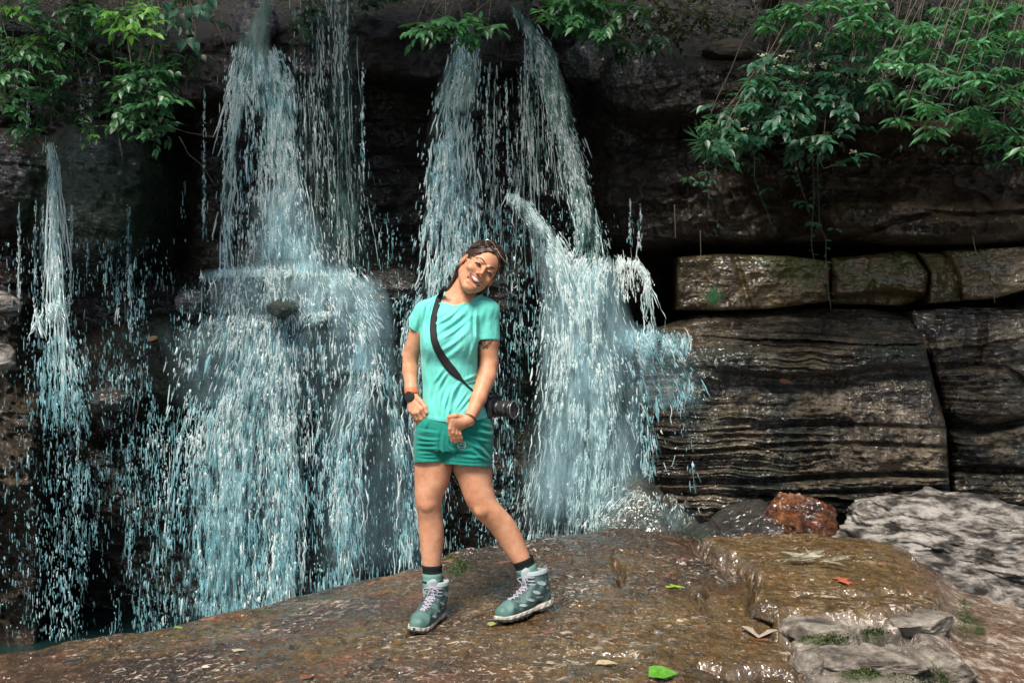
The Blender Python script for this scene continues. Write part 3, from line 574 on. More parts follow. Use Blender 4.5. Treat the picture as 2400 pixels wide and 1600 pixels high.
def streaks(name, px, py, D, L, Wd, dx, mt, parent=None, water_tone=None):
    """elongated drops: centres in px at distance D, length and width in px, dx = lean"""
    n = len(px); c = ray(px, py, D); k = D/F
    ax = np.stack([dx, rng.normal(0, .06, n), -np.ones(n)], -1); ax /= np.linalg.norm(ax, axis=1)[:, None]
    e1 = np.cross(ax, [0, 1, 0]); e1 /= np.linalg.norm(e1, axis=1)[:, None]; e2 = np.cross(ax, e1)
    V = []; ph = rng.uniform(0, 6, n); lw = (Wd*k*.5)[:, None]; ll = (L*k*.5)[:, None]
    bend = rng.normal(0, .35, n)[:, None]
    for t, r in RINGS:
        if r == 0: V.append((c+ax*ll*t+e1*lw*bend*(t*t))[:, None]); continue
        off = []
        for a in range(4):
            an = (ph+a*math.pi/2)[:, None]; rr = r*(1+.3*np.sin(ph*3+a*2+t*4))[:, None]
            off.append(c+ax*ll*t+e1*lw*bend*(t*t)+(e1*np.cos(an)+e2*np.sin(an))*lw*rr)
        V.append(np.stack(off, 1))
    V = np.concatenate(V, 1); nv = V.shape[1]
    q = []; t = [[0, 1+(a+1) % 4, 1+a] for a in range(4)]
    for r in range(3):
        for a in range(4): q.append([1+r*4+a, 1+r*4+(a+1) % 4, 5+r*4+(a+1) % 4, 5+r*4+a])
    t += [[nv-1, 13+a, 13+(a+1) % 4] for a in range(4)]
    o = np.arange(n)[:, None, None]*nv
    return tag(mk(name, V.reshape(-1, 3), [(np.array(q)[None]+o).reshape(-1, 4), (np.array(t)[None]+o).reshape(-1, 3)], mt, parent, True, {'water_tone': np.repeat(np.clip(water_tone if water_tone is not None else rng.random(n), 0, 1), nv)}), kind='stuff')
def sample(strokes, N, clump=.0, thr=-.15, fx=11, fy=75, seed=0):
    """points along weighted strokes [(px,py,halfwidth,D), ...], kept where a stretched noise has filaments"""
    P_ = []; w = []
    for st, wt in strokes:
        for a, b in zip(st[:-1], st[1:]):
            P_.append((a, b)); w.append(wt*math.hypot(b[0]-a[0], b[1]-a[1])*(a[2]+b[2]))
    w = np.array(w)/sum(w); A = np.array([p[0] for p in P_], float); B = np.array([p[1] for p in P_], float)
    M = int(N*3.2); i = rng.choice(len(w), M, p=w); t = rng.random(M); g = A[i]+(B[i]-A[i])*t[:, None]
    off = np.clip(rng.normal(0, .5, M), -1.5, 1.5)*g[:, 2]
    dr = (B[i]-A[i])[:, :2]; dr /= np.hypot(dr[:, 0], dr[:, 1])[:, None]
    px = g[:, 0]+off*abs(dr[:, 1])+rng.normal(0, 1.5, M); py = g[:, 1]-off*dr[:, 0]*.8+rng.normal(0, 3, M)
    f = ridge(px/fx+.3*vn(px/40, py/90, 0, seed+7), py/fy, 0, 3, seed+300)
    big = fbm(px/55, py/150, 0, 3, seed+11); ok = np.nonzero((f > thr+rng.normal(0, .20, M)) & (big > -.28+rng.normal(0, .12, M)))[0][:N]
    fo = .06+.95*sg((f-.25)*8)+.8*big
    lean = np.clip(dr[ok, 0]/np.maximum(np.abs(dr[ok, 1]), .25), -1.0, 1.0)*np.sign(dr[ok, 1]+1e-6); lean = np.where(np.abs(dr[ok, 0]) > np.abs(dr[ok, 1]), rng.normal(0, .35, len(ok)), lean)
    return px[ok], py[ok], g[ok, 3], lean, off[ok]/np.maximum(g[ok, 2], 1), fo[ok]
def drops(name, strokes, N, L, Wd, mt, parent=None, thr=-.15, fx=11, fy=75, seed=0, spread=.12, depth=.10, lum=1.0, fade=None):
    px, py, D, ln, of, fo = sample(strokes, N, thr=thr, fx=fx, fy=fy, seed=seed); n = len(px)
    l_ = L*np.exp(rng.normal(0, .6, n)); w_ = Wd*.68*np.exp(rng.normal(0, .5, n))
    return streaks(name, px, py, D+rng.normal(0, depth, n), l_, w_, ln*.8+of*spread+rng.normal(0, .04, n), mt, parent, lum*(fo*rng.uniform(.6, 1.25, n))*(1 if fade is None else np.interp(py, *zip(*fade))))
def threads(name, strokes, N, r_px, mt, parent=None, seg=14, step=13, jit=3.2, k=4):
    """running threads of water that wander, thicken and break"""
    px, py, D, ln, of, fo = sample(strokes, N, thr=-9); m = MB()
    for i in range(len(px)):
        n = int(rng.integers(seg//2, seg)); x = px[i]+np.cumsum(rng.normal(0, jit, n))*.6+np.arange(n)*step*(ln[i]*.8+of[i]*.03); y = py[i]+np.arange(n)*step+rng.normal(0, 1.5, n)
        r = r_px*D[i]/F*(.35+.65*np.abs(vn(np.arange(n)*.7+i*9.1, 0*x, 0, 3)))*np.sin(np.linspace(.25, math.pi-.2, n))**.6
        m.tube(ray(x, y, D[i]+.05*vn(np.arange(n)*.4, 0*x, i, 4)), r, k)
    o = m.build(name, mt, parent); at = o.data.attributes.new('water_tone', 'FLOAT', 'POINT'); at.data.foreach_set('value', np.clip(.45+.6*rng.random(len(o.data.vertices)), 0, 1).astype(np.float32)); return tag(o, kind='stuff')
def veil_mat(name, c, gain, sx=26, thr=(.47, .72)):
    m = mat(name, c, .45, .5); n, l = nt(m); b = n['Principled BSDF']; out = n['Material Output']
    f = noise(m, tc(m, (1, .4, .16)), sx, 6, .62, .9); f2 = noise(m, tc(m, (1, 1, .5)), 3.5, 4, .6)
    a = mth(m, 'MULTIPLY', mth(m, 'MULTIPLY', ramp(m, f, [(thr[0], .03), (thr[1], 1)]), ramp(m, f2, [(.3, .25), (.65, 1)])), att(m, 'cover'))
    a = mth(m, 'MULTIPLY', a, gain, True)
    tr = n.new('ShaderNodeBsdfTransparent'); tl = n.new('ShaderNodeBsdfTranslucent'); tl.inputs[0].default_value = (*c, 1)
    x0 = n.new('ShaderNodeMixShader'); x0.inputs[0].default_value = .4; l.new(b.outputs[0], x0.inputs[1]); l.new(tl.outputs[0], x0.inputs[2])
    x = n.new('ShaderNodeMixShader'); l.new(a, x.inputs[0]); l.new(tr.outputs[0], x.inputs[1]); l.new(x0.outputs[0], x.inputs[2]); l.new(x.outputs[0], out.inputs[0]); return m
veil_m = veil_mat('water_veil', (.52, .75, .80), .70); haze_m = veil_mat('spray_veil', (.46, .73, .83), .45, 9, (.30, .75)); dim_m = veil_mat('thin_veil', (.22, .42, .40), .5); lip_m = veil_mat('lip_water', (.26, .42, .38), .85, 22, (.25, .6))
def veil(name, strokes, mt, parent, grow=1.0, layers=2, gap=.10, soft=1.0):
    V = []; Q = []; cv = []; n0 = 0
    for st, wt in strokes:
        st = np.array(st, float)
        for ly in range(layers):
            n = max(8, int(np.hypot(*(st[-1, :2]-st[0, :2]))/8)); t = np.linspace(0, len(st)-1, n); g = np.stack([np.interp(t, range(len(st)), st[:, j]) for j in range(4)], 1)
            k = 15; u = np.linspace(-1.25, 1.25, k)
            X = g[:, :1]+u[None]*g[:, 2:3]*grow+6*vn(g[:, 1:2]/60+ly*5, u[None]*2, 0, 31); Y = g[:, 1:2]+0*X
            if abs(st[-1, 0]-st[0, 0]) > abs(st[-1, 1]-st[0, 1])*1.3: X = g[:, :1]+0*u[None]; Y = g[:, 1:2]+u[None]*g[:, 2:3]*grow
            D = g[:, 3:4]+(ly-.5*(layers-1))*gap+.10*vn(X/40+ly*3, Y/120, ly, 33)
            V.append(ray(X, Y, D).reshape(-1, 3)); Q.append(gridf(n, k)+n0); n0 += n*k
            e = np.clip(1.25-np.abs(u), 0, 1)[None]**soft*np.clip(np.minimum(np.arange(n), np.arange(n)[::-1])[:, None]/(n*.10), 0, 1)*min(wt, 1.5); cv.append(e.ravel())
    return mk(name, np.concatenate(V), np.concatenate(Q), mt, parent, True, {'cover': np.concatenate(cv)})
def fall(label, strokes, group='separate strands of the waterfall'):
    a = strokes[0][0][0]; r = empty('waterfall', ray(a[0], a[1], a[3])); tag(r, label, 'waterfall', group); return r
# 1 far-left rivulet
s1 = [([(118, 338, 12, 8.05), (126, 400, 14, 7.98), (122, 500, 10, 7.9), (130, 600, 11, 7.85), (134, 712, 14, 7.75)], 1)]
r = fall('thin rivulet at far left, falling onto a small splash ledge', s1)
drops('drops', s1, 600, 14, 2.6, wat, r, -.3, seed=1); threads('threads', s1, 46, 3.2, wat_b, r, 22, 14, 1.6); veil('veil', s1, veil_m, r, 1, 1)
sp1 = [([(80, 735, 30, 7.75), (160, 730, 26, 7.75)], 1.5), ([(110, 740, 34, 7.75), (130, 800, 52, 7.7), (140, 900, 66, 7.7), (150, 1000, 70, 7.7)], 1)]
drops('splash', sp1, 1100, 11, 2.6, wat, r, .0, seed=2, fade=[(740, 1.1), (800, .9), (900, .5), (1000, .35)]); threads('splash_threads', sp1[:1]+[([(128, 705, 30, 7.7), (140, 760, 40, 7.7)], 2)], 60, 3, wat_b, r, 7, 9, 4)
# 2 big left fall, upper part
s2 = [([(585, 118, 42, 8.7), (575, 170, 40, 8.6), (556, 230, 20, 8.5), (545, 330, 14, 8.42), (535, 440, 16, 8.38), (532, 560, 14, 8.34), (530, 640, 16, 8.3)], 1.0),
      ([(620, 130, 42, 8.7), (650, 220, 46, 8.55), (658, 330, 42, 8.45), (672, 440, 40, 8.4), (668, 540, 50, 8.35), (690, 640, 90, 8.2)], 1.5),
      ([(600, 160, 60, 8.6), (610, 300, 80, 8.5), (610, 640, 80, 8.35)], .35)]
r = fall('tall upper strand of the big left fall, pouring from the pale rock knob', s2)
drops('drops', s2, 8500, 12, 2.7, wat, r, .12, 13, 55, 11, .05, depth=.14); threads('threads', s2[:2], 190, 3.2, wat_b, r, 13, 13, 3.4)
veil('veil', s2[:2], veil_m, r, 1.0, 2); veil('spray', [([(650, 430, 50, 8.3), (680, 560, 80, 8.15), (690, 650, 130, 8.05)], 1)], haze_m, r, 1, 3, .12)
veil('head_of_fall', [([(622, -30, 20, 8.80), (612, 40, 24, 8.74), (590, 105, 40, 8.68), (595, 150, 44, 8.62), (630, 230, 60, 8.56)], 1)], lip_m, r, .9, 2, .08)
# 3 thin curtain right of it
s3 = [([(800, -30, 40, 8.9), (800, 120, 40, 8.7), (810, 300, 36, 8.6), (820, 640, 50, 8.5)], 1), ([(740, 0, 40, 8.9), (760, 300, 60, 8.6), (800, 640, 80, 8.5)], .6), ([(710, 40, 30, 8.9), (720, 640, 40, 8.5)], .5)]
r = fall('thin broken curtain of drops just right of the big left fall', s3)
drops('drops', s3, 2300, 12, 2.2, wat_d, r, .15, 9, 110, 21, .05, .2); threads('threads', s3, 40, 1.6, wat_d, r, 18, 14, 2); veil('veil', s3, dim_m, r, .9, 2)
# 4 first ledge to second ledge and the broad lower fall
s4a = [([(470, 648, 8, 8.12), (560, 640, 10, 8.05), (660, 646, 22, 8.0), (740, 640, 18, 7.98), (830, 655, 16, 8.02)], 3), ([(560, 650, 36, 8.0), (560, 740, 44, 7.98)], 1), ([(640, 650, 40, 7.98), (655, 750, 50, 7.9)], 2.4), ([(780, 645, 60, 7.97), (810, 720, 60, 7.9), (850, 800, 50, 7.95)], 2.0), ([(710, 700, 50, 7.9), (710, 770, 60, 7.9)], 1),
       ([(470, 762, 10, 8.0), (560, 756, 14, 7.92), (680, 752, 18, 7.88), (760, 738, 12, 7.88), (800, 730, 12, 7.9)], 3.2)]
s4b = [([(620, 756, 120, 7.88), (610, 830, 110, 7.85), (590, 900, 95, 7.85), (560, 1010, 95, 7.9), (545, 1200, 95, 7.95), (540, 1470, 105, 8.0)], 1.7),
       ([(650, 760, 60, 7.86), (650, 900, 50, 7.82), (660, 1060, 42, 7.85), (668, 1250, 50, 7.9), (660, 1450, 60, 7.95)], 1.6),
       ([(840, 780, 46, 7.9), (850, 870, 40, 7.88), (820, 980, 50, 7.85), (810, 1150, 36, 7.88), (820, 1400, 50, 7.95)], 1.5),
       ([(860, 865, 40, 7.88), (915, 900, 26, 7.85), (932, 1000, 20, 7.86), (950, 1130, 26, 7.9), (965, 1330, 40, 7.95)], .9), ([(740, 800, 90, 7.88), (740, 1400, 110, 7.98)], .35), ([(480, 800, 60, 7.9), (440, 1000, 70, 7.95), (430, 1430, 90, 8.0)], .28)]
r = fall('broad lower part of the big left fall, spreading over boulder ledges', s4b)
drops('ledge_splash', s4a, 8000, 9, 2.6, wat_b, r, -.3, 12, 30, 31, .3); threads('ledge_threads', s4a, 200, 3.0, wat_b, r, 9, 9, 4.5)
veil('ledge_spray', s4a, haze_m, r, 1.5, 3, .08); veil('ledge_veil', s4a[1:5], veil_m, r, 1.0, 2)
drops('drops', s4b, 17000, 14, 3.4, wat, r, .0, 17, 50, 32, .08, .12, fade=[(760, 1.3), (950, 1.0), (1150, .62), (1450, .5)]); drops('large_drops', s4b[:2], 1300, 15, 4.6, wat_b, r, .1, 18, 60, 33, .16, .12)
threads('threads', [([(600, 765, 150, 7.86), (590, 900, 110, 7.85), (580, 1000, 90, 7.88)], 1), s4b[1], s4b[2], s4b[3]], 330, 3.4, wat_b, r, 13, 12, 4.6)
veil('veil', s4b[:4], veil_m, r, .95, 2); veil('spray', [([(840, 700, 50, 7.85), (855, 880, 60, 7.8)], 1), ([(600, 760, 160, 7.8), (600, 960, 130, 7.8)], .7), ([(830, 900, 60, 7.8), (880, 1350, 110, 7.9)], .55)], haze_m, r, 1.2, 3)
# 5 middle fall behind her head
s5 = [([(1092, 86, 22, 8.6), (1085, 150, 34, 8.5), (1066, 220, 46, 8.4), (1056, 320, 50, 8.3), (1055, 420, 50, 8.25), (1050, 520, 52, 8.2), (1040, 640, 58, 8.15)], 1.3), ([(1085, 300, 34, 8.3), (1110, 640, 40, 8.2)], .5), ([(1020, 380, 14, 8.25), (1005, 600, 20, 8.2)], .6), ([(1040, 640, 50, 8.15), (980, 760, 50, 8.15), (960, 900, 60, 8.1), (970, 1330, 60, 8.1)], .45)]
r = fall('middle fall ending behind her head and shoulder', s5)
drops('drops', s5, 6000, 12, 3.0, wat, r, .08, 12, 45, 41, .05); threads('threads', s5[:1], 150, 3.4, wat_b, r, 11, 12, 4.0); veil('veil', s5, veil_m, r, .9, 2); veil('head_of_fall', [([(1104, 30, 12, 8.75), (1092, 90, 26, 8.6), (1082, 160, 36, 8.45), (1066, 270, 44, 8.32)], 1.2)], lip_m, r, .9, 2, .06)
# 6 right upper fall, arching down to the right
s6 = [([(1205, 28, 6, 8.7), (1240, 62, 16, 8.6), (1268, 120, 26, 8.45), (1290, 190, 28, 8.3), (1315, 280, 26, 8.2), (1340, 370, 24, 8.1), (1356, 440, 24, 8.05), (1372, 520, 30, 8.0), (1390, 610, 40, 7.95)], 1.4)]
s6b = [([(1235, 100, 14, 8.5), (1238, 250, 36, 8.4), (1245, 460, 56, 8.35)], 1), ([(1290, 260, 20, 8.3), (1325, 460, 36, 8.2)], 1), ([(1150, 160, 20, 8.5), (1150, 500, 40, 8.4)], .5)]
r = fall('upper right fall arching down to the right from the cliff lip', s6)
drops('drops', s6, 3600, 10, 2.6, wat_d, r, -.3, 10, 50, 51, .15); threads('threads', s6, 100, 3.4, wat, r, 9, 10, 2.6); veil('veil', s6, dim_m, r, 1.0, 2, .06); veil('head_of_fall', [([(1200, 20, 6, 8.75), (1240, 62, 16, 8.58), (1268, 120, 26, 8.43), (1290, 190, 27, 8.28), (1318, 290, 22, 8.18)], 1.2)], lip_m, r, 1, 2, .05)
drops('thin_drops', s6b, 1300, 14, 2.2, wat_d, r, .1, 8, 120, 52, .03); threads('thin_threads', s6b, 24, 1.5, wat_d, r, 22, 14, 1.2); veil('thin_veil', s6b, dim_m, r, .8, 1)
# 7 right lower fall
s7 = [([(1185, 458, 10, 8.15), (1225, 480, 16, 8.05), (1262, 530, 22, 7.98), (1300, 600, 40, 7.9), (1330, 680, 46, 7.8), (1345, 760, 60, 7.75), (1350, 900, 72, 7.72), (1340, 1060, 90, 7.72), (1320, 1270, 110, 7.75)], 1.4),
      ([(1400, 610, 50, 7.9), (1380, 660, 56, 7.85), (1385, 760, 56, 7.8), (1400, 900, 52, 7.75), (1405, 1050, 60, 7.72), (1390, 1240, 70, 7.7)], 1.5),
      ([(1400, 618, 12, 7.95), (1440, 612, 10, 7.95), (1500, 620, 8, 7.95)], 1.6), ([(1440, 620, 50, 7.9), (1440, 700, 55, 7.88)], .55), ([(1500, 628, 8, 7.92), (1518, 660, 9, 7.9), (1520, 720, 9, 7.9), (1527, 780, 8, 7.85)], 2.2)]
r = fall('dense lower right fall behind the camera, bluish white, with one side strand off its ledge', s7)
drops('drops', s7, 19000, 13, 3.0, wat_b, r, -.05, 13, 55, 61, .14, .14, fade=[(450, .7), (600, 1.2), (850, 1.1), (1000, .7), (1250, .38)]); threads('threads', s7, 240, 2.4, wat_b, r, 12, 11, 3.6)
veil('veil', s7[:2], veil_m, r, 1.05, 3, .1); veil('spray', [([(1350, 600, 60, 7.8), (1375, 760, 80, 7.7), (1385, 960, 90, 7.65), (1370, 1250, 110, 7.6)], 1.3)], haze_m, r, 1.15, 4, .1)
s7c = [([(1440, 800, 40, 7.75), (1540, 800, 30, 7.72), (1620, 812, 24, 7.75)], 1.4), ([(1500, 810, 90, 7.72), (1540, 880, 90, 7.7), (1560, 960, 80, 7.7)], .8), ([(1510, 960, 30, 7.7), (1520, 1130, 30, 7.7)], .8), ([(1610, 900, 24, 7.75), (1615, 1150, 26, 7.72)], 1.0)]
drops('side_splash', s7c, 1700, 12, 3.0, wat, r, -.1, 12, 40, 62, .2, lum=.7); threads('side_threads', s7c, 16, 2.2, wat, r, 8, 9, 4); veil('side_spray', s7c[:2], haze_m, r, 1, 2)
s7d = [([(1490, 1165, 14, 7.2), (1560, 1180, 30, 7.15), (1620, 1220, 30, 7.1)], 1), ([(1480, 1150, 30, 7.2), (1420, 1210, 40, 7.2), (1370, 1250, 40, 7.2)], 1)]
drops('boulder_splash', s7d, 600, 8, 2.0, wat_b, r, -.4, 14, 20, 63, .5); veil('boulder_spray', [([(1470, 1140, 40, 7.15), (1420, 1250, 60, 7.1)], .5), ([(1580, 1190, 40, 7.1), (1610, 1250, 60, 7.05)], .4)], haze_m, r, 1.1, 1)
# rain of loose drops over the dark hollows: nobody could count it
am = [([(560, 640, 480, 8.3), (560, 1000, 520, 8.0), (560, 1480, 560, 7.9)], 1), ([(230, 560, 230, 8.2), (240, 1000, 200, 7.9), (250, 1500, 220, 7.8)], .8), ([(230, 1000, 160, 7.85), (240, 1500, 180, 7.75)], .9), ([(1210, 480, 160, 8.3), (1210, 800, 160, 8.1), (1210, 1290, 170, 7.9)], 1.3), ([(900, 400, 70, 8.5), (900, 640, 90, 8.4)], .6), ([(960, 700, 90, 8.2), (960, 1300, 90, 8.0)], 1)]
tag(drops('drizzle', am, 15000, 9, 2.2, wat, None, -.15, 16, 60, 71, .03, .25, lum=.55), 'loose drops raining past the dark hollows between the falls', 'drops', kind='stuff')
dr = [([(x, y0, 2.5, 8.2), (x+j, y1, 6, 8.1)], 1) for x, y0, y1, j in ((45, 480, 700, 0), (83, 470, 720, 0), (100, 480, 700, 0), (168, 480, 760, -4), (205, 560, 900, -6), (212, 180, 330, 0), (246, 560, 700, 0), (305, 600, 800, 0), (190, 190, 330, 0), (66, 200, 320, 0), (478, 210, 560, 0), (300, 480, 700, 0), (275, 620, 760, 0), (430, 430, 520, 0), (525, 290, 640, 0), (305, 1010, 1350, -2), (180, 1000, 1250, 0), (1500, 480, 590, 0), (1478, 470, 570, 0), (850, 150, 420, 0), (1185, 180, 470, 10), (1140, 200, 500, 8))]
tag(drops('drip_lines', dr, 2000, 9, 2.2, wat, None, -1, seed=72, spread=.0, depth=.03), 'thin lines of drips falling from the lip of the left-hand cliff', 'drops', kind='stuff')
# ------------------------------------------------------------------ plants
def leaf_mat(name, cols, rough=.4):
    m = mat(name, cols[0], rough, .5); n, l = nt(m); b = n['Principled BSDF']; out = n['Material Output']
    c = ramp(m, noise(m, tc(m), 11, 5, .8), [(.32+.36*i/(len(cols)-1), cols[i]) for i in range(len(cols))]); put(m, c, 'Base Color')
    t = n.new('ShaderNodeBsdfTranslucent'); l.new(mix(m, .5, c, (.10, .30, .03), 'ADD'), t.inputs[0])
    x = n.new('ShaderNodeMixShader'); x.inputs[0].default_value = .28; l.new(b.outputs[0], x.inputs[1]); l.new(t.outputs[0], x.inputs[2]); l.new(x.outputs[0], out.inputs[0]); return m
lf_teal = leaf_mat('blue_green_leaf', [(.005, .024, .014), (.015, .070, .040), (.07, .22, .13)])
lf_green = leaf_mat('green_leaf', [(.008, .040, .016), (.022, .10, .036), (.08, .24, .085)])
lf_fresh = leaf_mat('fresh_leaf', [(.008, .045, .020), (.028, .13, .052), (.16, .38, .16)])
lf_lime = leaf_mat('lime_leaf', [(.02, .075, .012), (.07, .21, .03), (.20, .40, .06)])
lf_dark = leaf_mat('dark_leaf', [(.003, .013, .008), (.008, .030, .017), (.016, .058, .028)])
lf_dry = leaf_mat('dry_leaf', [(.006, .004, .003), (.022, .014, .008), (.06, .04, .025)], .7)
bark = rockmat('twig_bark', [(.03, .022, .016), (.07, .052, .038), (.12, .10, .08)], 20, rough=(.6, .9), bd=.003, fine=60)
vine_m = mat('grey_twig', (.12, .10, .085), .8, .2)
TT = np.array([0, .14, .34, .58, .82, 1.0]); 
class Leaves:
    def __init__(s): s.p = []; s.d = []; s.n = []; s.l = []; s.w = []
    def add(s, p, d, n, l, w): s.p.append(p); s.d.append(d); s.n.append(n); s.l.append(l); s.w.append(w)
    def build(s, name, m, parent, shape=(.30, .50, .43, .20)):
        p = np.array(s.p, float); d = np.array(s.d, float); n = np.array(s.n, float); l = np.array(s.l)[:, None]; w = np.array(s.w)[:, None]
        d /= np.linalg.norm(d, axis=1)[:, None]; sd = np.cross(n, d); sd /= np.linalg.norm(sd, axis=1)[:, None]+1e-9; up = np.cross(d, sd)
        N = len(p); curl = rng.uniform(.02, .35, (N, 1)); fold = rng.uniform(.05, .5, (N, 1)); tw = rng.normal(0, .12, (N, 1)); V = []
        for i, t in enumerate(TT): V.append(p+d*l*t-up*l*curl*t*t+sd*l*tw*t*t)
        for sgn in (-1, 1):
            for i in range(1, 5):
                t = TT[i]; h = shape[i-1]*w; V.append(V[i]+sd*h*sgn+up*h*fold+up*w*.03*np.sin(i*2.1))
        V = np.stack(V, 1); L0, R0 = 6, 10
        t_ = [[0, 1, L0], [0, R0, 1], [4, 5, L0+3], [4, R0+3, 5]]; q = []
        for i in range(3): q += [[i+1, i+2, L0+i+1, L0+i], [i+2, i+1, R0+i, R0+i+1]]
        o = np.arange(N)[:, None, None]*14
        return mk(name, V.reshape(-1, 3), [(np.array(q)[None]+o).reshape(-1, 4), (np.array(t_)[None]+o).reshape(-1, 3)], m, parent)
def rv(s=1.0): return rng.normal(0, s, 3)
UP = np.array([0, -.35, 1.0])
def whorl(LV, c, n, ln, wd, lean=(0, 0, 0), droop=.35):
    a0 = rng.uniform(0, 6)
    for i in range(n):
        a = a0+i*2*math.pi/n+rng.normal(0, .2); d = np.array([math.cos(a), math.sin(a)*.9, -droop+rng.normal(0, .15)])+lean
        LV.add(c+d*.012, d, UP+rv(.25), ln*rng.uniform(.7, 1.15), wd*rng.uniform(.8, 1.15))
def sprig(LV, TW, a, b, n, ln, wd, r=.0025, sag=.05, alt=True):
    """a twig from a to b with leaves in two rows"""
    a = np.asarray(a, float); b = np.asarray(b, float); t = np.linspace(0, 1, 9)[:, None]
    pts = a+(b-a)*t-np.array([0, 0, 1])*sag*(t*t)+np.array([0, 0, 1])*sag*t*.6+rv(.006)*np.sin(t*5); TW.tube(pts, np.linspace(r, r*.35, 9), 4)
    d = (b-a)/np.linalg.norm(b-a); sd = np.cross(d, UP); sd /= np.linalg.norm(sd)
    for i in range(n):
        u = .18+.8*i/max(1, n-1); p = np.array([np.interp(u, t[:, 0], pts[:, k]) for k in range(3)]); s = 1 if (i % 2) else -1
        dd = d*.75+sd*s*.8+np.array([0, 0, -.28])+rv(.15); LV.add(p, dd, UP+rv(.22), ln*rng.uniform(.65, 1.1)*(1-.25*abs(u-.5)), wd*rng.uniform(.8, 1.15))
    LV.add(pts[-1], d+[0, 0, -.3], UP+rv(.2), ln, wd); return pts
def plant(name, label, cat, m, build, group=None, shape=(.30, .50, .43, .20), stem=bark, extra=None):
    LV, TW = Leaves(), MB(); base = build(LV, TW); r = empty(name, base); tag(r, label, cat, group)
    LV.build('foliage', m, r, shape)
    if TW.v: TW.build('stem', stem, r)
    if extra: extra(r)
    return r
Q = lambda px, py, D: ray(float(px), float(py), float(D))
def branchy(keys, root_pt, D0, n_leaf, ln, wd, mode='sprig', rad=46, sub=4, r0=.005, dj=.22):
    """foliage pads at the listed px centres, each joined to the root by a curved branch"""
    def f(LV, TW):
        r0_ = Q(*root_pt)
        for (x, y, R_, *k) in keys:
            D = D0+rng.normal(0, dj)+(k[0] if k else 0); c = Q(x, y, D); rt = Q(root_pt[0]*.45+x*.55+rng.normal(0, 60), root_pt[1]-60, root_pt[2]); t = np.linspace(0, 1, 14)[:, None]
            mid = (rt+c)/2+np.array([0, -.1, .18])+rv(.06); pts = (1-t)**2*rt+2*t*(1-t)*mid+t*t*c+.012*np.sin(t*11+x)*np.array([1, 0, .6]); TW.tube(pts, np.linspace(r0, .0028, 14), 5)
            for j in range(max(2, int(R_/sub))):
                a = rng.uniform(0, 2*math.pi); rr = R_*1.15*rng.random()**.6; e = Q(x+rr*math.cos(a), y+rr*math.sin(a)*.5+.18*rr*math.cos(a), D+rng.normal(0, .12))
                if mode == 'whorl':
                    TW.tube([c, (c+e)/2+rv(.01), e], [.003, .002, .0015], 4); whorl(LV, e, n_leaf, ln, wd)
                else:
                    d = (e-c)+rv(.05)+np.array([0, 0, -.02]); L = .10+.10*rng.random(); d /= np.linalg.norm(d); sprig(LV, TW, e-d*L*.5, e+d*L*.6, n_leaf, ln, wd, .0022, .03)
        return r0_
    return f
def vines(lst, r=.0028, mt=vine_m):
    for pts, D in lst:
        p = np.array(pts, float); t = np.linspace(0, len(p)-1, 8*len(p)); x = np.interp(t, range(len(p)), p[:, 0]); y = np.interp(t, range(len(p)), p[:, 1])
        for _ in range(4): x[1:-1] = (x[:-2]+2*x[1:-1]+x[2:])/4; y[1:-1] = (y[:-2]+2*y[1:-1]+y[2:])/4
        x = x+1.6*vn(t*1.7, 0*t, p[0, 0], 3); y = y+1.2*vn(t*1.9, 0*t, p[0, 1], 4)
        yield MB().tube(ray(x, y, D+.03*vn(t*.8, 0*t, 0, 5)), np.linspace(r*1.2, r*.6, len(t)), 5)
# top left: overhanging shrub
plant('shrub', 'overhanging shrub with lime-tipped oval leaves, filling the top left corner', 'shrub', lf_green, branchy([(60, 30, 60), (150, 60, 60), (30, 110, 50), (120, 130, 40), (230, 40, 60), (300, 60, 46), (40, 170, 50), (95, 220, 36), (20, 250, 40), (190, 20, 50), (340, 30, 40), (60, 300, 30, .2), (150, 185, 24)], (60, -260, 8.0), 7.3, 7, .072, .034, sub=3.6))
plant('shrub', 'bright lime leaf tufts lit from above at the top left', 'shrub', lf_lime, branchy([(270, 34, 26), (310, 70, 30), (90, 115, 22), (70, 85, 16), (25, 15, 20), (330, 12, 24)], (300, -240, 7.7), 7.0, 6, .085, .038, sub=4.6))
plant('shrub', 'hanging clump of fresh green leaves below the top left shrub', 'shrub', lf_green, branchy([(345, 165, 46), (320, 200, 46), (372, 225, 34), (290, 268, 40), (335, 250, 40), (390, 158, 22), (385, 290, 26), (262, 255, 20), (355, 315, 18), (300, 215, 30)], (360, -60, 7.6), 7.2, 6, .075, .038, sub=3.0, r0=.006))
plant('shrub', 'tiny pale green sprig of leaves low at left above the thin rivulet', 'shrub', lf_lime, branchy([(200, 300, 13), (214, 316, 9)], (175, 220, 7.5), 7.4, 5, .06, .03, sub=3.5, r0=.004, dj=.03))
def hang_leaves(LV, TW):
    rt = Q(470, -120, 7.4)
    for x, y in ((390, 10), (408, 4), (432, 16), (448, 0), (462, 12), (360, 25), (370, 38), (440, 48), (474, 28), (480, 8), (428, 92), (450, 88), (455, 100), (415, 20), (400, 34), (378, 6), (492, 0), (352, 8)):
        e = Q(x, y, 7.3+rng.normal(0, .05)); TW.tube([rt+(e-rt)*.4+rv(.02), e+[0, 0, .06], e], [.003, .002, .0012], 4); LV.add(e, np.array([rng.normal(0, .5), -.2, -1]), np.array([0, -1, .5])+rv(.3), .095, .072)
    return rt
plant('shrub', 'sparse teal heart-shaped leaves hanging at the top, left of the pale rock knob', 'shrub', lf_teal, hang_leaves, shape=(.46, .5, .38, .16))
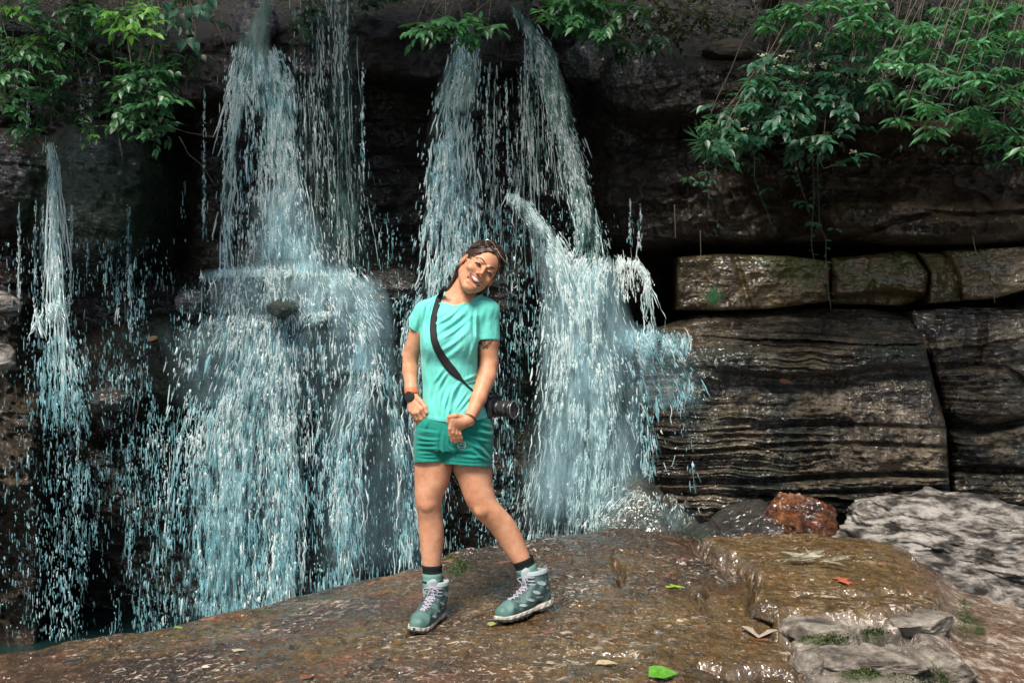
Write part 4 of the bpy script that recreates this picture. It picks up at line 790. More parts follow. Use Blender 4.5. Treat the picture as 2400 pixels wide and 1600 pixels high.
plant('shrub', 'dim dark-leaved undergrowth behind the top left shrubs', 'shrub', lf_dark, branchy([(60, 90, 90), (180, 110, 90), (300, 110, 80), (100, 230, 80), (230, 250, 50), (400, 120, 60), (440, 30, 60)], (150, -200, 8.6), 7.9, 7, .10, .045, sub=5))
# top centre
plant('shrub', 'leafy spray of bright green hanging over the head of the middle fall', 'shrub', lf_green, branchy([(1000, 64, 20), (1050, 66, 30), (1085, 72, 26), (1110, 58, 20), (1145, 62, 16), (975, 68, 8), (1040, 48, 14)], (1180, -140, 7.6), 7.5, 6, .10, .042, sub=3.6, r0=.006, dj=.05))
plant('shrub', 'layered fresh green branch at the top, right of the arching fall', 'shrub', lf_green, branchy([(1290, 40, 18), (1310, 12, 30), (1350, 20, 34), (1380, 52, 34), (1330, 52, 24), (1410, 10, 36), (1420, 64, 18), (1360, -5, 30)], (1420, -200, 7.7), 7.5, 6, .10, .042, sub=3.6, r0=.007, dj=.07))
plant('shrub', 'dull olive bush with small dry leaves above the glistening boulder', 'shrub', lf_dry, branchy([(1440, 70, 40), (1490, 60, 50), (1540, 60, 50), (1470, 20, 50), (1590, 70, 30), (1560, 20, 50), (1610, 30, 40), (1650, 40, 40), (1700, 60, 30)], (1540, -150, 8.7), 8.3, 6, .06, .03, sub=4))
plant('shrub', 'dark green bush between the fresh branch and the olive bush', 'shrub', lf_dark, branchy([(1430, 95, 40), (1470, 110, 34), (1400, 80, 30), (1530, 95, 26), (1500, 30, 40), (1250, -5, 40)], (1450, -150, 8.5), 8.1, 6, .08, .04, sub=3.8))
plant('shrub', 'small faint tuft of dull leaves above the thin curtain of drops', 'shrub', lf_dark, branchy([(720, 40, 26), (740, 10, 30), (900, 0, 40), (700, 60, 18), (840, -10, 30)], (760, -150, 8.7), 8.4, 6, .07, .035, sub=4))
# right side
def flowers(r):
    fm = mat('cream_flower', (.55, .55, .40), .7); 
    for x, y in ((1788, 131), (1835, 133), (1855, 122), (1918, 105), (1900, 155), (1930, 150), (1888, 172), (1825, 160), (2018, 190), (2000, 356), (1746, 302), (1960, 176), (1934, 156)):
        m = MB(); c = Q(x, y, 7.05)
        for i in range(16):
            o = c+np.array([rng.normal(0, .015), rng.normal(0, .012), rng.normal(0, .006)]); m.boxc(o, (.006, .005, .004), None, .8)
        m.build('flower_head', fm, r)
plant('hydrangea_shrub', 'broad-leaved shrub with small cream flower heads on the right-hand cliff', 'shrub', lf_teal, branchy([(1790, 150, 42), (1830, 175, 46), (1770, 190, 30), (2040, 180, 40), (2060, 240, 36), (1995, 280, 36), (1880, 190, 50), (1925, 160, 46), (1960, 195, 50), (1850, 225, 44), (1910, 235, 50), (1800, 205, 34), (1990, 150, 46), (2010, 215, 40), (1760, 245, 26), (1960, 250, 40), (1840, 270, 34), (1900, 130, 30)], (2080, 60, 8.0), 7.3, 6, .088, .046, sub=5.4), shape=(.38, .52, .42, .18), extra=flowers)
plant('shrub', 'blue-green leafy shrub reaching down left above the ochre blocks', 'shrub', lf_teal, branchy([(1700, 260, 34), (1730, 285, 40), (1760, 245, 34), (1700, 310, 30), (1745, 318, 36), (1790, 270, 36), (1680, 340, 20), (1800, 300, 30), (1770, 330, 26), (1660, 325, 18), (1900, 325, 34), (1860, 335, 24), (1935, 318, 26)], (1980, 180, 7.9), 7.2, 6, .088, .044, sub=4.6), shape=(.38, .52, .42, .18))
def low_sprig(LV, TW):
    a, b = Q(1905, 330, 7.2), Q(2028, 368, 7.0); sprig(LV, TW, Q(1930, 395, 7.1), Q(2020, 362, 7.0), 13, .13, .065, .004, .0); TW.tube([a, Q(1915, 362, 7.15), Q(1930, 395, 7.1)], [.004, .003, .003], 5); return a
plant('shrub', 'single horizontal sprig of dark green leaves hanging at the right, tipped with one white bud', 'shrub', lf_teal, low_sprig, shape=(.38, .52, .42, .18))
plant('tree_branch', 'drooping branch with whorls of long pointed bright leaves at the right edge', 'branch', lf_fresh, branchy([(2130, 130, 30), (2170, 160, 40), (2210, 175, 36), (2130, 215, 30), (2160, 240, 30), (2250, 130, 36), (2290, 165, 40), (2330, 200, 46), (2380, 230, 44), (2260, 270, 34), (2220, 262, 26), (2310, 280, 40), (2360, 310, 40), (2290, 262, 30), (2390, 170, 40), (2340, 330, 24), (2400, 350, 30), (2250, 210, 30), (2200, 130, 26), (2080, 150, 30), (2060, 200, 26), (2110, 280, 24), (2180, 300, 26), (2390, 90, 40), (2340, 120, 36), (2420, 280, 36), (2290, 90, 30), (2240, 80, 26)], (2560, -120, 7.4), 6.7, 6, .11, .028, 'whorl', sub=5.6, r0=.005), shape=(.22, .44, .50, .28))
plant('tree_branch', 'long layered branch of pale-lit leaves crossing the top right', 'branch', lf_fresh, branchy([(1820, 30, 30), (1850, 12, 30), (1880, 20, 30), (1940, 0, 30), (2010, 45, 36), (2050, 48, 40), (2100, 60, 40), (2150, 62, 36), (2200, 65, 36), (2250, 66, 26), (1870, 78, 18), (1990, 10, 30), (2225, 30, 26), (2320, 40, 40), (2380, 70, 40), (1905, 60, 22), (1960, 90, 30), (2030, 100, 34), (2090, 120, 34), (2150, 110, 34), (2280, 20, 40), (2360, 10, 40), (1800, 60, 20), (2060, 10, 30)], (2200, -240, 7.5), 7.1, 6, .105, .032, 'whorl', sub=5.0, r0=.004), shape=(.22, .44, .50, .28))
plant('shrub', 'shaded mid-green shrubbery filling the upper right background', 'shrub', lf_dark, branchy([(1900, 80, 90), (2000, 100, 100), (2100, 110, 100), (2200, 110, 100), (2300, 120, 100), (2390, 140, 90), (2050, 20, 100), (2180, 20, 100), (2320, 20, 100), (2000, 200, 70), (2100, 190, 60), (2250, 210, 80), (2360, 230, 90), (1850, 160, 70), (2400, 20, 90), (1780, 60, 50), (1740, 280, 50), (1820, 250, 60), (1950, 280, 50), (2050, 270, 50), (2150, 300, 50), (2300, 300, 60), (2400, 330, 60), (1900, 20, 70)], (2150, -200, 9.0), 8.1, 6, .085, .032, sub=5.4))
plant('shrub', 'olive-green fern-like bush low among the upper right branches', 'shrub', lf_green, branchy([(1845, 285, 26), (1865, 265, 20), (2300, 60, 50, .6), (2370, 100, 50, .6), (2200, 160, 50, .6), (1660, 290, 14)], (1950, 100, 8.0), 7.6, 8, .08, .02, sub=4))
def hanging(LV, TW):
    top = Q(1880, 330, 7.6)
    for (pts) in ([(1860, 340), (1862, 380), (1880, 440), (1900, 500)], [(1915, 380), (1918, 440), (1920, 520), (1935, 560), (1940, 640), (1946, 725)], [(1906, 370), (1905, 470), (1900, 560), (1915, 640)], [(1765, 340), (1768, 420), (1800, 500), (1815, 540)], [(1690, 350), (1668, 420), (1660, 500), (1700, 540)], [(1640, 330), (1650, 380), (1662, 470)]):
        p = np.array(pts, float); t = np.linspace(0, len(p)-1, 24); x = np.interp(t, range(len(p)), p[:, 0])+2*vn(t*2, 0*t, p[0, 0], 3); y = np.interp(t, range(len(p)), p[:, 1]); W_ = ray(x, y, 7.75); TW.tube(W_, .0026, 4)
        for i in range(0, 24, 1):
            if rng.random() < .55: LV.add(W_[i], np.array([rng.normal(0, 1), -.4, rng.normal(-.2, .4)]), UP+rv(.4), .045, .022)
    for x, y in ((1735, 380), (1765, 386), (1850, 395), (1900, 390), (1915, 445), (1870, 470), (1855, 410), (1665, 420), (1610, 415), (1650, 400), (1640, 425), (1890, 480), (1955, 535), (1905, 520), (1800, 440), (1670, 370), (1700, 390), (2240, 340), (2220, 350), (2350, 380), (2320, 385), (1750, 150)):
        whorl(LV, Q(x, y, 7.6), 5, .075, .028)
    return top
plant('vine', 'thin trailing vine with tiny leaves hanging down to the ochre blocks', 'vine', lf_teal, hanging, stem=vine_m)
# bare stems and roots, each a thing
for i, (m, lab) in enumerate(zip(vines([([(150, -20), (135, 30), (136, 60), (150, 90), (175, 105), (205, 125), (230, 140), (237, 175)], 7.3), ([(175, 105), (174, 130), (172, 165), (150, 188)], 7.32), ([(130, 150), (150, 144), (172, 142)], 7.33), ([(345, 80), (360, 105), (372, 135)], 7.25),
        ([(110, 200), (118, 240), (122, 260), (122, 290), (90, 315), (50, 330), (0, 318)], 7.5), ([(125, 255), (160, 285), (185, 300)], 7.5), ([(275, 290), (277, 320), (287, 370)], 7.4), ([(400, 298), (440, 310), (480, 318), (520, 322)], 7.6), ([(420, 320), (440, 360), (475, 390), (500, 430)], 7.7), ([(300, 315), (360, 330), (400, 300)], 7.6),
        ([(508, 60), (530, 110), (550, 145)], 7.9), ([(100, 60), (130, 30), (170, 10)], 7.3), ([(328, 855), (332, 900), (318, 985), (310, 1010)], 7.4), ([(1100, 40), (1125, 20), (1160, -10)], 7.5), ([(1120, 68), (1160, 60), (1190, 62)], 7.5), ([(1250, 8), (1320, 60), (1380, 96)], 7.7),
        ([(2102, -10), (2103, 30), (2104, 62)], 7.0), ([(2155, -20), (2153, 80)], 8.0), ([(1580, 480), (1582, 560)], 7.9), ([(1640, 540), (1642, 620)], 7.9), ([(2277, 540), (2290, 600), (2330, 680), (2330, 710)], 7.9), ([(2040, 200), (2052, 230), (2040, 245)], 7.1)]),
        ['long bare curved stem hanging at the top left', 'forked end of the bare stem at the top left', 'short side twig of the bare stem at the top left', 'short brown stem above the hanging clump of fresh leaves', 'thin bare stem sweeping down to the left edge', 'thin twig ending at the tiny pale sprig', 'dangling twig below the hanging clump at left', 'pale horizontal twig pointing at the left strand of the big fall', 'thin dark twig slanting down in the dark gap, left of the big fall', 'arching root below the hanging clump', 'thin straight stem slanting toward the pale rock knob', 'pale stem crossing the top left corner', 'pale curved stick standing in the drizzle at lower left', 'bare twig over the head of the middle fall', 'short pale twig between the middle and right falls', 'thin dark twig beside the arching fall',
         'pale straight hanging stem at the top right', 'slim upright trunk at the top right', 'thin hanging root left of the first ochre block', 'thin hanging root over the first ochre block', 'thin hanging root at the far right over the brown block', 'forked bare twig below the hydrangea'])):
    tag(m.build('twig', vine_m if i not in (3, 17) else bark), lab, 'twig')
# leaf litter and ferns on the slope: ground cover
LV = Leaves()
for i in range(2600):
    x = rng.uniform(1380, 2450); y = rng.uniform(-60, 140); 
    if rng.random() < .3: x = rng.uniform(-50, 1400); y = rng.uniform(-60, 40)
    D = float(cliffD(np.array([x]), np.array([y]))[0])-.02; LV.add(Q(x, y, D), rv(1), np.array([0, -.6, 1])+rv(.4), .07*rng.uniform(.5, 1.3), .03)
tag(LV.build('leaf_litter', lf_dry, None), 'brown leaf litter scattered over the shaded slope above the cliff', 'leaf litter', kind='stuff')
# fallen leaves on the rock
def fallen(px, py, ln, wd, ang, col, label, shape=(.36, .5, .40, .18), lobes=0, D=None, group='fallen leaves on the rocks'):
    c = ground_point(px, py, .006) if D is None else Q(px, py, D)
    m = mat('fallen_leaf_skin', col, .5, .4); m2 = ramp(m, noise(m, tc(m), 60, 4), [(.35, tuple(x*.6 for x in col)), (.65, col)]); put(m, m2, 'Base Color')
    LV = Leaves(); n = lobes or 1
    for i in range(n):
        a = ang+(i-(n-1)/2)*.75 if lobes else ang; LV.add(c, np.array([math.cos(a), math.sin(a), .05]) if D is None else np.array([math.cos(a), -.3, math.sin(a)]), np.array([0, -.15, 1]) if D is None else np.array([0, -1, .5]), ln, wd)
    o = LV.build('fallen_leaf', m, None, shape); tag(o, label, 'leaf', group); return o
fallen(1778, 1498, .15, .13, 1.3, (.50, .40, .32), 'large pale tan oval leaf in the hollow left of the raised slab', (.42, .55, .42, .16))
fallen(1520, 1590, .11, .09, .2, (.10, .30, .03), 'bright green oval leaf at the bottom edge of the rock', (.45, .55, .45, .2))
fallen(1578, 1378, .055, .022, 1.4, (.25, .45, .04), 'small star-shaped yellow-green leaf on the brown rock', lobes=5)
fallen(1965, 1362, .07, .035, .3, (.42, .12, .06), 'faded red lobed leaf on the raised slab', lobes=5)
fallen(1395, 1560, .09, .04, .2, (.48, .38, .22), 'small straw-coloured leaf near the bottom, left of the green leaf')
fallen(1148, 1470, .065, .045, 1.2, (.35, .42, .14), 'small yellow-green leaf between her boots')
fallen(548, 1530, .08, .05, 1.3, (.55, .42, .30), 'curled pale leaf on the rock slope at lower left')
fallen(405, 1474, .07, .025, .1, (.16, .24, .05), 'narrow green leaf on the crest of the slope at left')
fallen(1920, 1402, .10, .02, -.1, (.30, .27, .20), 'thin dry leaf lying above the long pale line on the slab')
fallen(705, 1596, .06, .04, .9, (.22, .08, .05), 'dark reddish leaf at the bottom edge, left of her boots')
fallen(1280, 1558, .05, .03, .4, (.40, .36, .28), 'small grey leaf on the bottom rock right of her boots')
fallen(473, 1568, .05, .03, .9, (.60, .52, .42), 'tiny cream leaf at lower left below the curled one')
fallen(345, 797, .13, .05, .3, (.38, .22, .07), 'orange-brown leaf stuck on the mossy rock left of the big fall', D=float(cliffD(np.array([345.]), np.array([797.]))[0])-.05)
fallen(2062, 962, .11, .05, -.9, (.60, .58, .50), 'pale oval leaf stuck on the large layered outcrop', D=7.98)
fallen(1825, 892, .10, .04, -.1, (.35, .12, .06), 'rust-coloured leaf under the overhang of the layered outcrop', D=7.9)
LV = Leaves(); c = ground_point(1905, 1322, .02)
for i in range(14): LV.add(c+np.array([rng.normal(0, .05), rng.normal(0, .03), rng.uniform(0, .02)]), np.array([rng.normal(0, 1), rng.normal(0, .3), rng.uniform(-.1, .3)]), np.array([0, -.5, 1])+rv(.5), .14, .022)
m = leaf_mat('striped_dry_leaf', [(.04, .035, .02), (.22, .20, .14), (.50, .47, .38)], .7); tag(LV.build('dry_leaf_curl', m, None), 'crumpled grey-green dry leaf near the back of the raised slab', 'leaf')
# moss tufts and grass
LV = Leaves()
for cx, cy, rx, ry, n in ((1880, 1480, 30, 16, 260), (1950, 1500, 50, 16, 300), (2045, 1482, 30, 10, 200), (2175, 1468, 50, 10, 200), (2262, 1440, 14, 50, 200), (2040, 1572, 60, 14, 400), (2200, 1592, 80, 26, 600), (1075, 1328, 26, 14, 200), (1055, 1306, 20, 6, 120)):
    for i in range(n):
        c = ground_point(cx+rng.normal(0, rx*.5), cy+rng.normal(0, ry*.5)); LV.add(c, np.array([rng.normal(0, .8), rng.normal(0, .8), .6]), rv(1), .009, .006)
tag(LV.build('moss', leaf_mat('moss_green', [(.012, .016, .004), (.035, .05, .008), (.09, .11, .02)]), None), 'cushions of yellow-green moss along the broken front of the slab', 'moss', kind='stuff')
LV = Leaves()
for cx, cy, D in ((1672, 715, 8.2), (1690, 330, 7.7), (1660, 340, 7.7), (1650, 330, 7.8)):
    for i in range(26): LV.add(Q(cx+rng.normal(0, 8), cy+rng.normal(0, 3), D), np.array([rng.normal(0, .35), -.1, 1 if cy > 500 else -.6+rng.random()]), np.array([0, -1, .1]), .16, .010)
tag(LV.build('grass', lf_green, None), 'tufts of thin grass on the ledge and under the hanging shrubs', 'grass', kind='stuff')

# ------------------------------------------------------------------ canopy over the creek: unseen crowns over the cliff edge, added above the frame to shade the upper cliff
def canopy(cx, cy, cz, rx, ry, rz, n, trunk, label, seed):
    LV, TW = Leaves(), MB(); g = np.random.default_rng(seed); base = np.array(trunk, float); top = np.array([cx, cy, cz])
    t = np.linspace(0, 1, 12)[:, None]; TW.tube(base+(top-base)*t+np.array([0, -.3, .2])*np.sin(t*3), np.linspace(.13, .04, 12), 8)
    for i in range(26):
        e = top+g.uniform(-1, 1, 3)*[rx, ry, rz]*.8; s = base+(top-base)*g.uniform(.55, 1); TW.tube(s+(e-s)*np.linspace(0, 1, 8)[:, None]+g.normal(0, .05, 3)*np.sin(np.linspace(0, 3, 8))[:, None], np.linspace(.04, .008, 8), 5)
        for j in range(n//26):
            p = e+g.normal(0, 1, 3)*[.42, .42, .20]; LV.add(p, np.array([*g.normal(0, 1, 2), -.35]), UP*[0, 0, 1]+g.normal(0, .25, 3), .17, .08)
    r = empty('shade_tree', base); tag(r, label, 'shade_tree'); LV.build('crown', lf_green, r); TW.build('trunk', bark, r)
canopy(-3.6, 7.2, 5.6, 1.9, 1.3, .6, 2200, (-4.2, 11, 3.6), 'tree added unseen over the left end of the cliff, its crown above the photo', 1)
canopy(-.6, 7.4, 5.9, 1.9, 1.2, .6, 2200, (-.4, 11, 4.2), 'tree added unseen over the middle of the cliff, its crown above the photo', 2)
canopy(2.4, 7.2, 5.7, 1.9, 1.3, .6, 1800, (2.6, 11, 4.2), 'tree added unseen over the right part of the cliff, its crown above the photo', 3)
canopy(5.2, 7.0, 5.4, 1.7, 1.3, .6, 1500, (5.4, 10.5, 4.2), 'tree added unseen over the far right end of the cliff, its crown above the photo', 4)
# ------------------------------------------------------------------ the woman
def person():
    skin = mat('skin', (.50, .255, .155), .52, .35)
    sc_ = ramp(skin, noise(skin, tc(skin), 16, 7, .7), [(.3, (.42, .185, .10)), (.5, (.54, .265, .155)), (.7, (.64, .35, .23))]); put(skin, sc_, 'Base Color')
    bump(skin, noise(skin, tc(skin), 400, 3), .12, .002)
    skin.node_tree.nodes['Principled BSDF'].inputs['Subsurface Weight'].default_value = .12
    skin.node_tree.nodes['Principled BSDF'].inputs['Subsurface Radius'].default_value = (.012, .004, .002)
    def cloth(name, c, c2):
        m = mat(name, c, .75, .25); put(m, ramp(m, noise(m, tc(m), 9, 6), [(.35, c), (.7, c2)]), 'Base Color')
        b = bump(m, noise(m, tc(m, (1, 1, .35), (0, .5, 0)), 40, 5, .5, .6), .7, .008)
        bump(m, noise(m, tc(m), 700, 2), .25, .0012, b)
        m.node_tree.nodes['Principled BSDF'].inputs['Sheen Weight'].default_value = .15
        return m
    aqua = cloth('aqua_fabric', (.11, .56, .48), (.17, .66, .58)); teal = cloth('teal_fabric', (.003, .18, .145), (.005, .23, .185))
    root = empty('person', P(1090, 1470, 0))
    tag(root, 'laughing woman in aqua t-shirt and teal shorts, head tilted, hands on her hips', 'person')
    # ---- head frame
    HC = P(1124, 630, 0)
    R = np.array(Euler((0, math.radians(39), 0)).to_matrix()) @ np.array(Euler((0, 0, math.radians(13))).to_matrix()) @ np.array(Euler((math.radians(-5), 0, 0)).to_matrix())
    def loc(X, Y, Z):
        dx, dy, dz = X-HC[0], Y-HC[1], Z-HC[2]
        return [R[0, i]*dx+R[1, i]*dy+R[2, i]*dz for i in range(3)]
    def wor(p): return np.asarray(p, float)@R.T+HC
    def headf(a, b, c):
        e = ellip((0, .018, .032), (.074, .092, .082))(a, b, c)
        e = snmin(e, ellip((0, -.028, -.032), (.063, .062, .078))(a, b, c), .03)
        e = snmin(e, rcone((-.045, .005, -.05), (-.012, -.066, -.098), .022, .017)(a, b, c), .02)
        e = snmin(e, rcone((.045, .005, -.05), (.012, -.066, -.098), .022, .017)(a, b, c), .02)
        e = snmin(e, ellip((0, -.074, -.099), (.019, .016, .014))(a, b, c), .014)
        for s in (-1, 1):
            e = snmin(e, ellip((s*.039, -.071, -.027), (.022, .019, .017))(a, b, c), .012)          # raised smiling cheeks
            e = -snmin(-e, ellip((s*.029, -.100, .003), (.018, .014, .009))(a, b, c), .010)            # sockets
            e = snmin(e, ellip((s*.029, -.077, .003), (.0145, .0125, .0105))(a, b, c), .004)
            e = snmin(e, ellip((s*.0125, -.098, -.030), (.0075, .009, .0065))(a, b, c), .005)         # nostril wings
            e = snmin(e, rcone((s*.012, -.086, .021), (s*.040, -.074, .019), .006, .005)(a, b, c), .008)
            e = snmin(e, ellip((s*.076, .014, -.008), (.008, .015, .027))(a, b, c), .006)              # ears
            e = -snmin(-e, ellip((s*.087, .006, -.004), (.008, .010, .018))(a, b, c), .004)
            e = -snmin(-e, rcone((s*.022, -.101, -.034), (s*.041, -.080, -.062), .003, .002)(a, b, c), .008)   # smile creases
        e = snmin(e, rcone((0, -.090, .010), (0, -.110, -.022), .0055, .0085)(a, b, c), .010)
        e = -snmin(-e, np.maximum(ellip((0, -.104, -.050), (.035, .040, .0225))(a, b, c), c+.0510-.16*a*a/.033), .004)                     # open mouth
        e = snmin(e, rcone((-.018, -.082, -.081), (.018, -.082, -.081), .006, .006)(a, b, c), .01)
        return e
    def sy(x, z, lift=.0):                     # face surface in head space
        ys = np.linspace(-.14, 0, 281); v = headf(np.full(281, x), ys, np.full(281, z)); i = np.argmax(v < 0)
        return ys[i]-lift
    neck = rcone(P(1096, 662, .035), P(1063, 716, .035), .046, .050)
    chest = ellip(P(1068, 735, .045), (.11, .075, .06))
    def upper(X, Y, Z):
        d = snmin(neck(X, Y, Z), chest(X, Y, Z), .05)
        d = snmin(d, rcone(P(1050, 716, .04), P(997, 735, .02), .033, .038)(X, Y, Z), .05)
        d = snmin(d, rcone(P(1080, 710, .04), P(1138, 728, .02), .035, .043)(X, Y, Z), .05)
        return d
    armR = [(994, 737, .02, .040), (960, 838, .055, .0345), (961, 868, .04, .0325), (964, 912, .0, .0265), (966, 932, -.012, .025)]
    armL = [(1141, 735, .02, .041), (1145, 800, .018, .0425), (1146, 848, .02, .0375), (1140, 882, -.01, .0395), (1122, 933, -.07, .0315), (1099, 983, -.13, .0235)]
    def chain(pts):
        fs = [rcone(P(*p[:3]), P(*q[:3]), p[3], q[3]) for p, q in zip(pts[:-1], pts[1:])]
        def f(X, Y, Z):
            d = fs[0](X, Y, Z)
            for g in fs[1:]: d = snmin(d, g(X, Y, Z), .012)
            return d
        return f
    aR, aL = chain(armR), chain(armL)
    legA = slices([(1030, 978, 1060, .01, .072), (1076, 974, 1058, .005, .077), (1090, 971, 1060, .005, .081), (1134, 972, 1052, 0, .074), (1165, 972, 1038, -.005, .064), (1180, 974, 1035, -.006, .060),
                   (1195, 977, 1034, 0, .055), (1214, 980, 1037, .01, .053), (1235, 981, 1040, .018, .056), (1254, 982, 1041, .02, .055), (1294, 986, 1037, .02, .046), (1325, 991, 1034, .02, .038), (1390, 993, 1034, .02, .036)])
    legB = slices([(1030, 1064, 1146, .01, .072), (1088, 1064, 1149, .005, .077), (1100, 1062, 1153, .005, .081), (1134, 1076, 1155, 0, .076), (1168, 1088, 1162, -.01, .066), (1185, 1096, 1174, -.012, .062),
                   (1200, 1105, 1189, -.008, .058), (1218, 1123, 1204, 0, .055), (1238, 1145, 1216, .01, .055), (1256, 1158, 1225, .014, .053), (1273, 1169, 1231, .015, .048), (1302, 1189, 1242, .015, .041), (1326, 1207, 1250, .015, .037), (1385, 1236, 1280, .02, .036)])
    knees = [ellip(P(1001, 1183, -.047), (.026, .021, .028)), ellip(P(1128, 1196, -.055), (.028, .021, .028))]
    torso = slices([(745, 1012, 1122, .035, .06), (800, 1000, 1108, .02, .07), (870, 1000, 1112, .01, .08), (930, 998, 1125, .01, .085), (990, 985, 1143, .01, .10), (1050, 980, 1148, .01, .10)])
    def bodyf(X, Y, Z):
        d = snmin(torso(X, Y, Z), upper(X, Y, Z), .05)
        d = snmin(d, aR(X, Y, Z), .02); d = snmin(d, aL(X, Y, Z), .02); d = snmin(d, elbow(X, Y, Z), .02)
        for g in (legA, legB): d = snmin(d, g(X, Y, Z), .012)
        for g in knees: d = snmin(d, g(X, Y, Z), .011)
        return d
    # ---- hands as metacarpals and jointed fingers
    elbow = ellip(P(1156, 864, .03), (.018, .02, .022))
    def hand(meta, fingers, k=.007):
        fs = [rcone(P(*a[:3]), P(*b[:3]), a[3], b[3]) for a, b in meta]; fg = []
        for f_ in fingers: fg.append([rcone(P(*a[:3]), P(*b[:3]), a[3], b[3]) for a, b in zip(f_[:-1], f_[1:])])
        def f(X, Y, Z):
            d = fs[0](X, Y, Z)
            for g in fs[1:]: d = snmin(d, g(X, Y, Z), .012)
            for ch in fg:
                e = ch[0](X, Y, Z)
                for g in ch[1:]: e = snmin(e, g(X, Y, Z), .003)
                d = snmin(d, e, .0035)
            return d
        return f
    wL = (1098, 984, -.132, .021)
    hL = hand([(wL, (1059, 984, -.160, .0115)), (wL, (1061, 993, -.157, .0115)), (wL, (1066, 1001, -.148, .011)), (wL, (1073, 1006, -.137, .0105))],
              [[(1059, 984, -.160, .0105), (1055, 1004, -.160, .0088), (1056, 1019, -.150, .0078), (1059, 1032, -.142, .0068)],
               [(1062, 994, -.157, .0105), (1062, 1013, -.156, .0088), (1065, 1026, -.147, .0078), (1068, 1035, -.140, .0068)],
               [(1067, 1002, -.148, .010), (1070, 1016, -.150, .0083), (1074, 1026, -.142, .0073), (1076, 1033, -.136, .0065)],
               [(1074, 1007, -.138, .0092), (1078, 1017, -.142, .0075), (1081, 1025, -.136, .0066), (1082, 1030, -.131, .006)],
               [(1086, 978, -.140, .013), (1068, 974, -.158, .0112), (1054, 977, -.163, .0095), (1050, 988, -.158, .0082)]])
    wR = (965, 924, -.008, .021)
    hR = hand([(wR, (963, 962, -.042, .011)), (wR, (971, 967, -.052, .0115)), (wR, (980, 966, -.060, .0115)), (wR, (988, 958, -.064, .0115))],
              [[(963, 962, -.042, .0098), (972, 977, -.040, .0085), (979, 990, -.022, .0078), (984, 1000, -.01, .007)],
               [(971, 967, -.052, .0105), (978, 981, -.048, .009), (985, 996, -.030, .008), (990, 1008, -.02, .007)],
               [(980, 966, -.060, .0105), (987, 981, -.056, .009), (994, 996, -.040, .008), (999, 1008, -.03, .007)],
               [(988, 958, -.064, .0105), (996, 974, -.060, .009), (1003, 990, -.050, .008), (1006, 1002, -.04, .007)],
               [(974, 930, -.03, .013), (988, 942, -.060, .0105), (996, 954, -.072, .009), (1000, 966, -.075, .008)]])
    zh = HC[2]-.075
    def inbox(c, lo, hi): return ((c > lo) & (c < hi)).all(1)
    def bb(pts, m):
        q = np.array([P(*p) for p in pts]); return q.min(0)-m, q.max(0)+m
    bL = bb([(1047, 966, -.16), (1100, 1036, -.12)], .024); bR = bb([(958, 932, -.09), (1004, 1008, 0)], .014)
    bH = (np.array([HC[0]-.16, HC[1]-.15, P(0, 690, 0)[2]]), np.array([HC[0]+.16, HC[1]+.17, HC[2]+.16]))
    lo, hi = P(925, 1375, -.25), P(1300, 640, .22); lo[1] = 4.06; hi[1] = 4.50
    def notdet(c): return ~(inbox(c, bL[0]+.008, bL[1]-.008) | inbox(c, bR[0]+.007, bR[1]-.007) | inbox(c, bH[0]+.008, bH[1]-.008))
    parts = [snet(bodyf, lo, hi, .004, notdet)]
    parts.append(snet(lambda X, Y, Z: snmin(aL(X, Y, Z), hL(X, Y, Z), .008), bL[0]-.006, bL[1]+.006, .002, lambda c: inbox(c, *bL)))
    parts.append(snet(lambda X, Y, Z: snmin(aR(X, Y, Z), hR(X, Y, Z), .008), bR[0]-.006, bR[1]+.006, .002, lambda c: inbox(c, *bR)))
    parts.append(snet(lambda X, Y, Z: snmin(headf(*loc(X, Y, Z)), upper(X, Y, Z), .018), bH[0]-.006, bH[1]+.006, .0018, lambda c: inbox(c, *bH)))
    V = []; Q = []; n = 0
    for v, q in parts: V.append(v); Q.append(q+n); n += len(v)
    body = mk('body', np.concatenate(V), np.concatenate(Q), skin, root)
    # ---- face pieces
    dark = mat('eye_dark', (.02, .012, .01), .25, .6); brow = mat('brow_hair', (.035, .018, .012), .7); tooth = mat('tooth_white', (.75, .70, .62), .25)
    lip = mat('lip', (.50, .16, .13), .35); inner = mat('mouth_inside', (.10, .02, .02), .5)
    def facetube(pts, rad, lift, k=6):
        w = []; P_ = np.array(pts, float); t = np.linspace(0, len(P_)-1, 14)
        for u in t:
            x = np.interp(u, range(len(P_)), P_[:, 0]); z = np.interp(u, range(len(P_)), P_[:, 1]); w.append((x, sy(x, z, lift), z))
        w = np.array(w)
        for _ in range(2): w[1:-1] = (w[:-2]+2*w[1:-1]+w[2:])/4
        s = np.sin(np.linspace(.25, np.pi-.25, 14)); return MB().tube(wor(w), rad*s, k)
    for s in (-1, 1):
        m = facetube([(s*.0165, -.001), (s*.022, .003), (s*.029, .0045), (s*.036, .003), (s*.045, -.002)], .0044, .0020)
        e = m.build('eye', dark, body)
        facetube([(s*.018, -.0018), (s*.029, -.0042), (s*.042, -.003)], .0014, .001).build('lower_lid', mat('lid_shadow', (.22, .09, .06), .5), e)
        facetube([(s*.0135, .0215), (s*.023, .0265), (s*.035, .0275), (s*.050, .0185)], .0046, .0012).build('eyebrow', brow, body)
    # teeth: a curved band in the open mouth, with separate crowns
    tm = MB()
    for i in range(-5, 6):
        x = i*.0056; y = -.0895+abs(i)**2*.00080; z = -.0565+abs(i)**1.7*.00070
        a = -i*.11; ca, sa = math.cos(a), math.sin(a)
        tm.boxc(wor((x, y, z)), (.0030, .002, .0066-abs(i)*.0004), R@np.array([[ca, -sa, 0], [sa, ca, 0], [0, 0, 1]]), .5)
    tm.build('teeth', tooth, body)
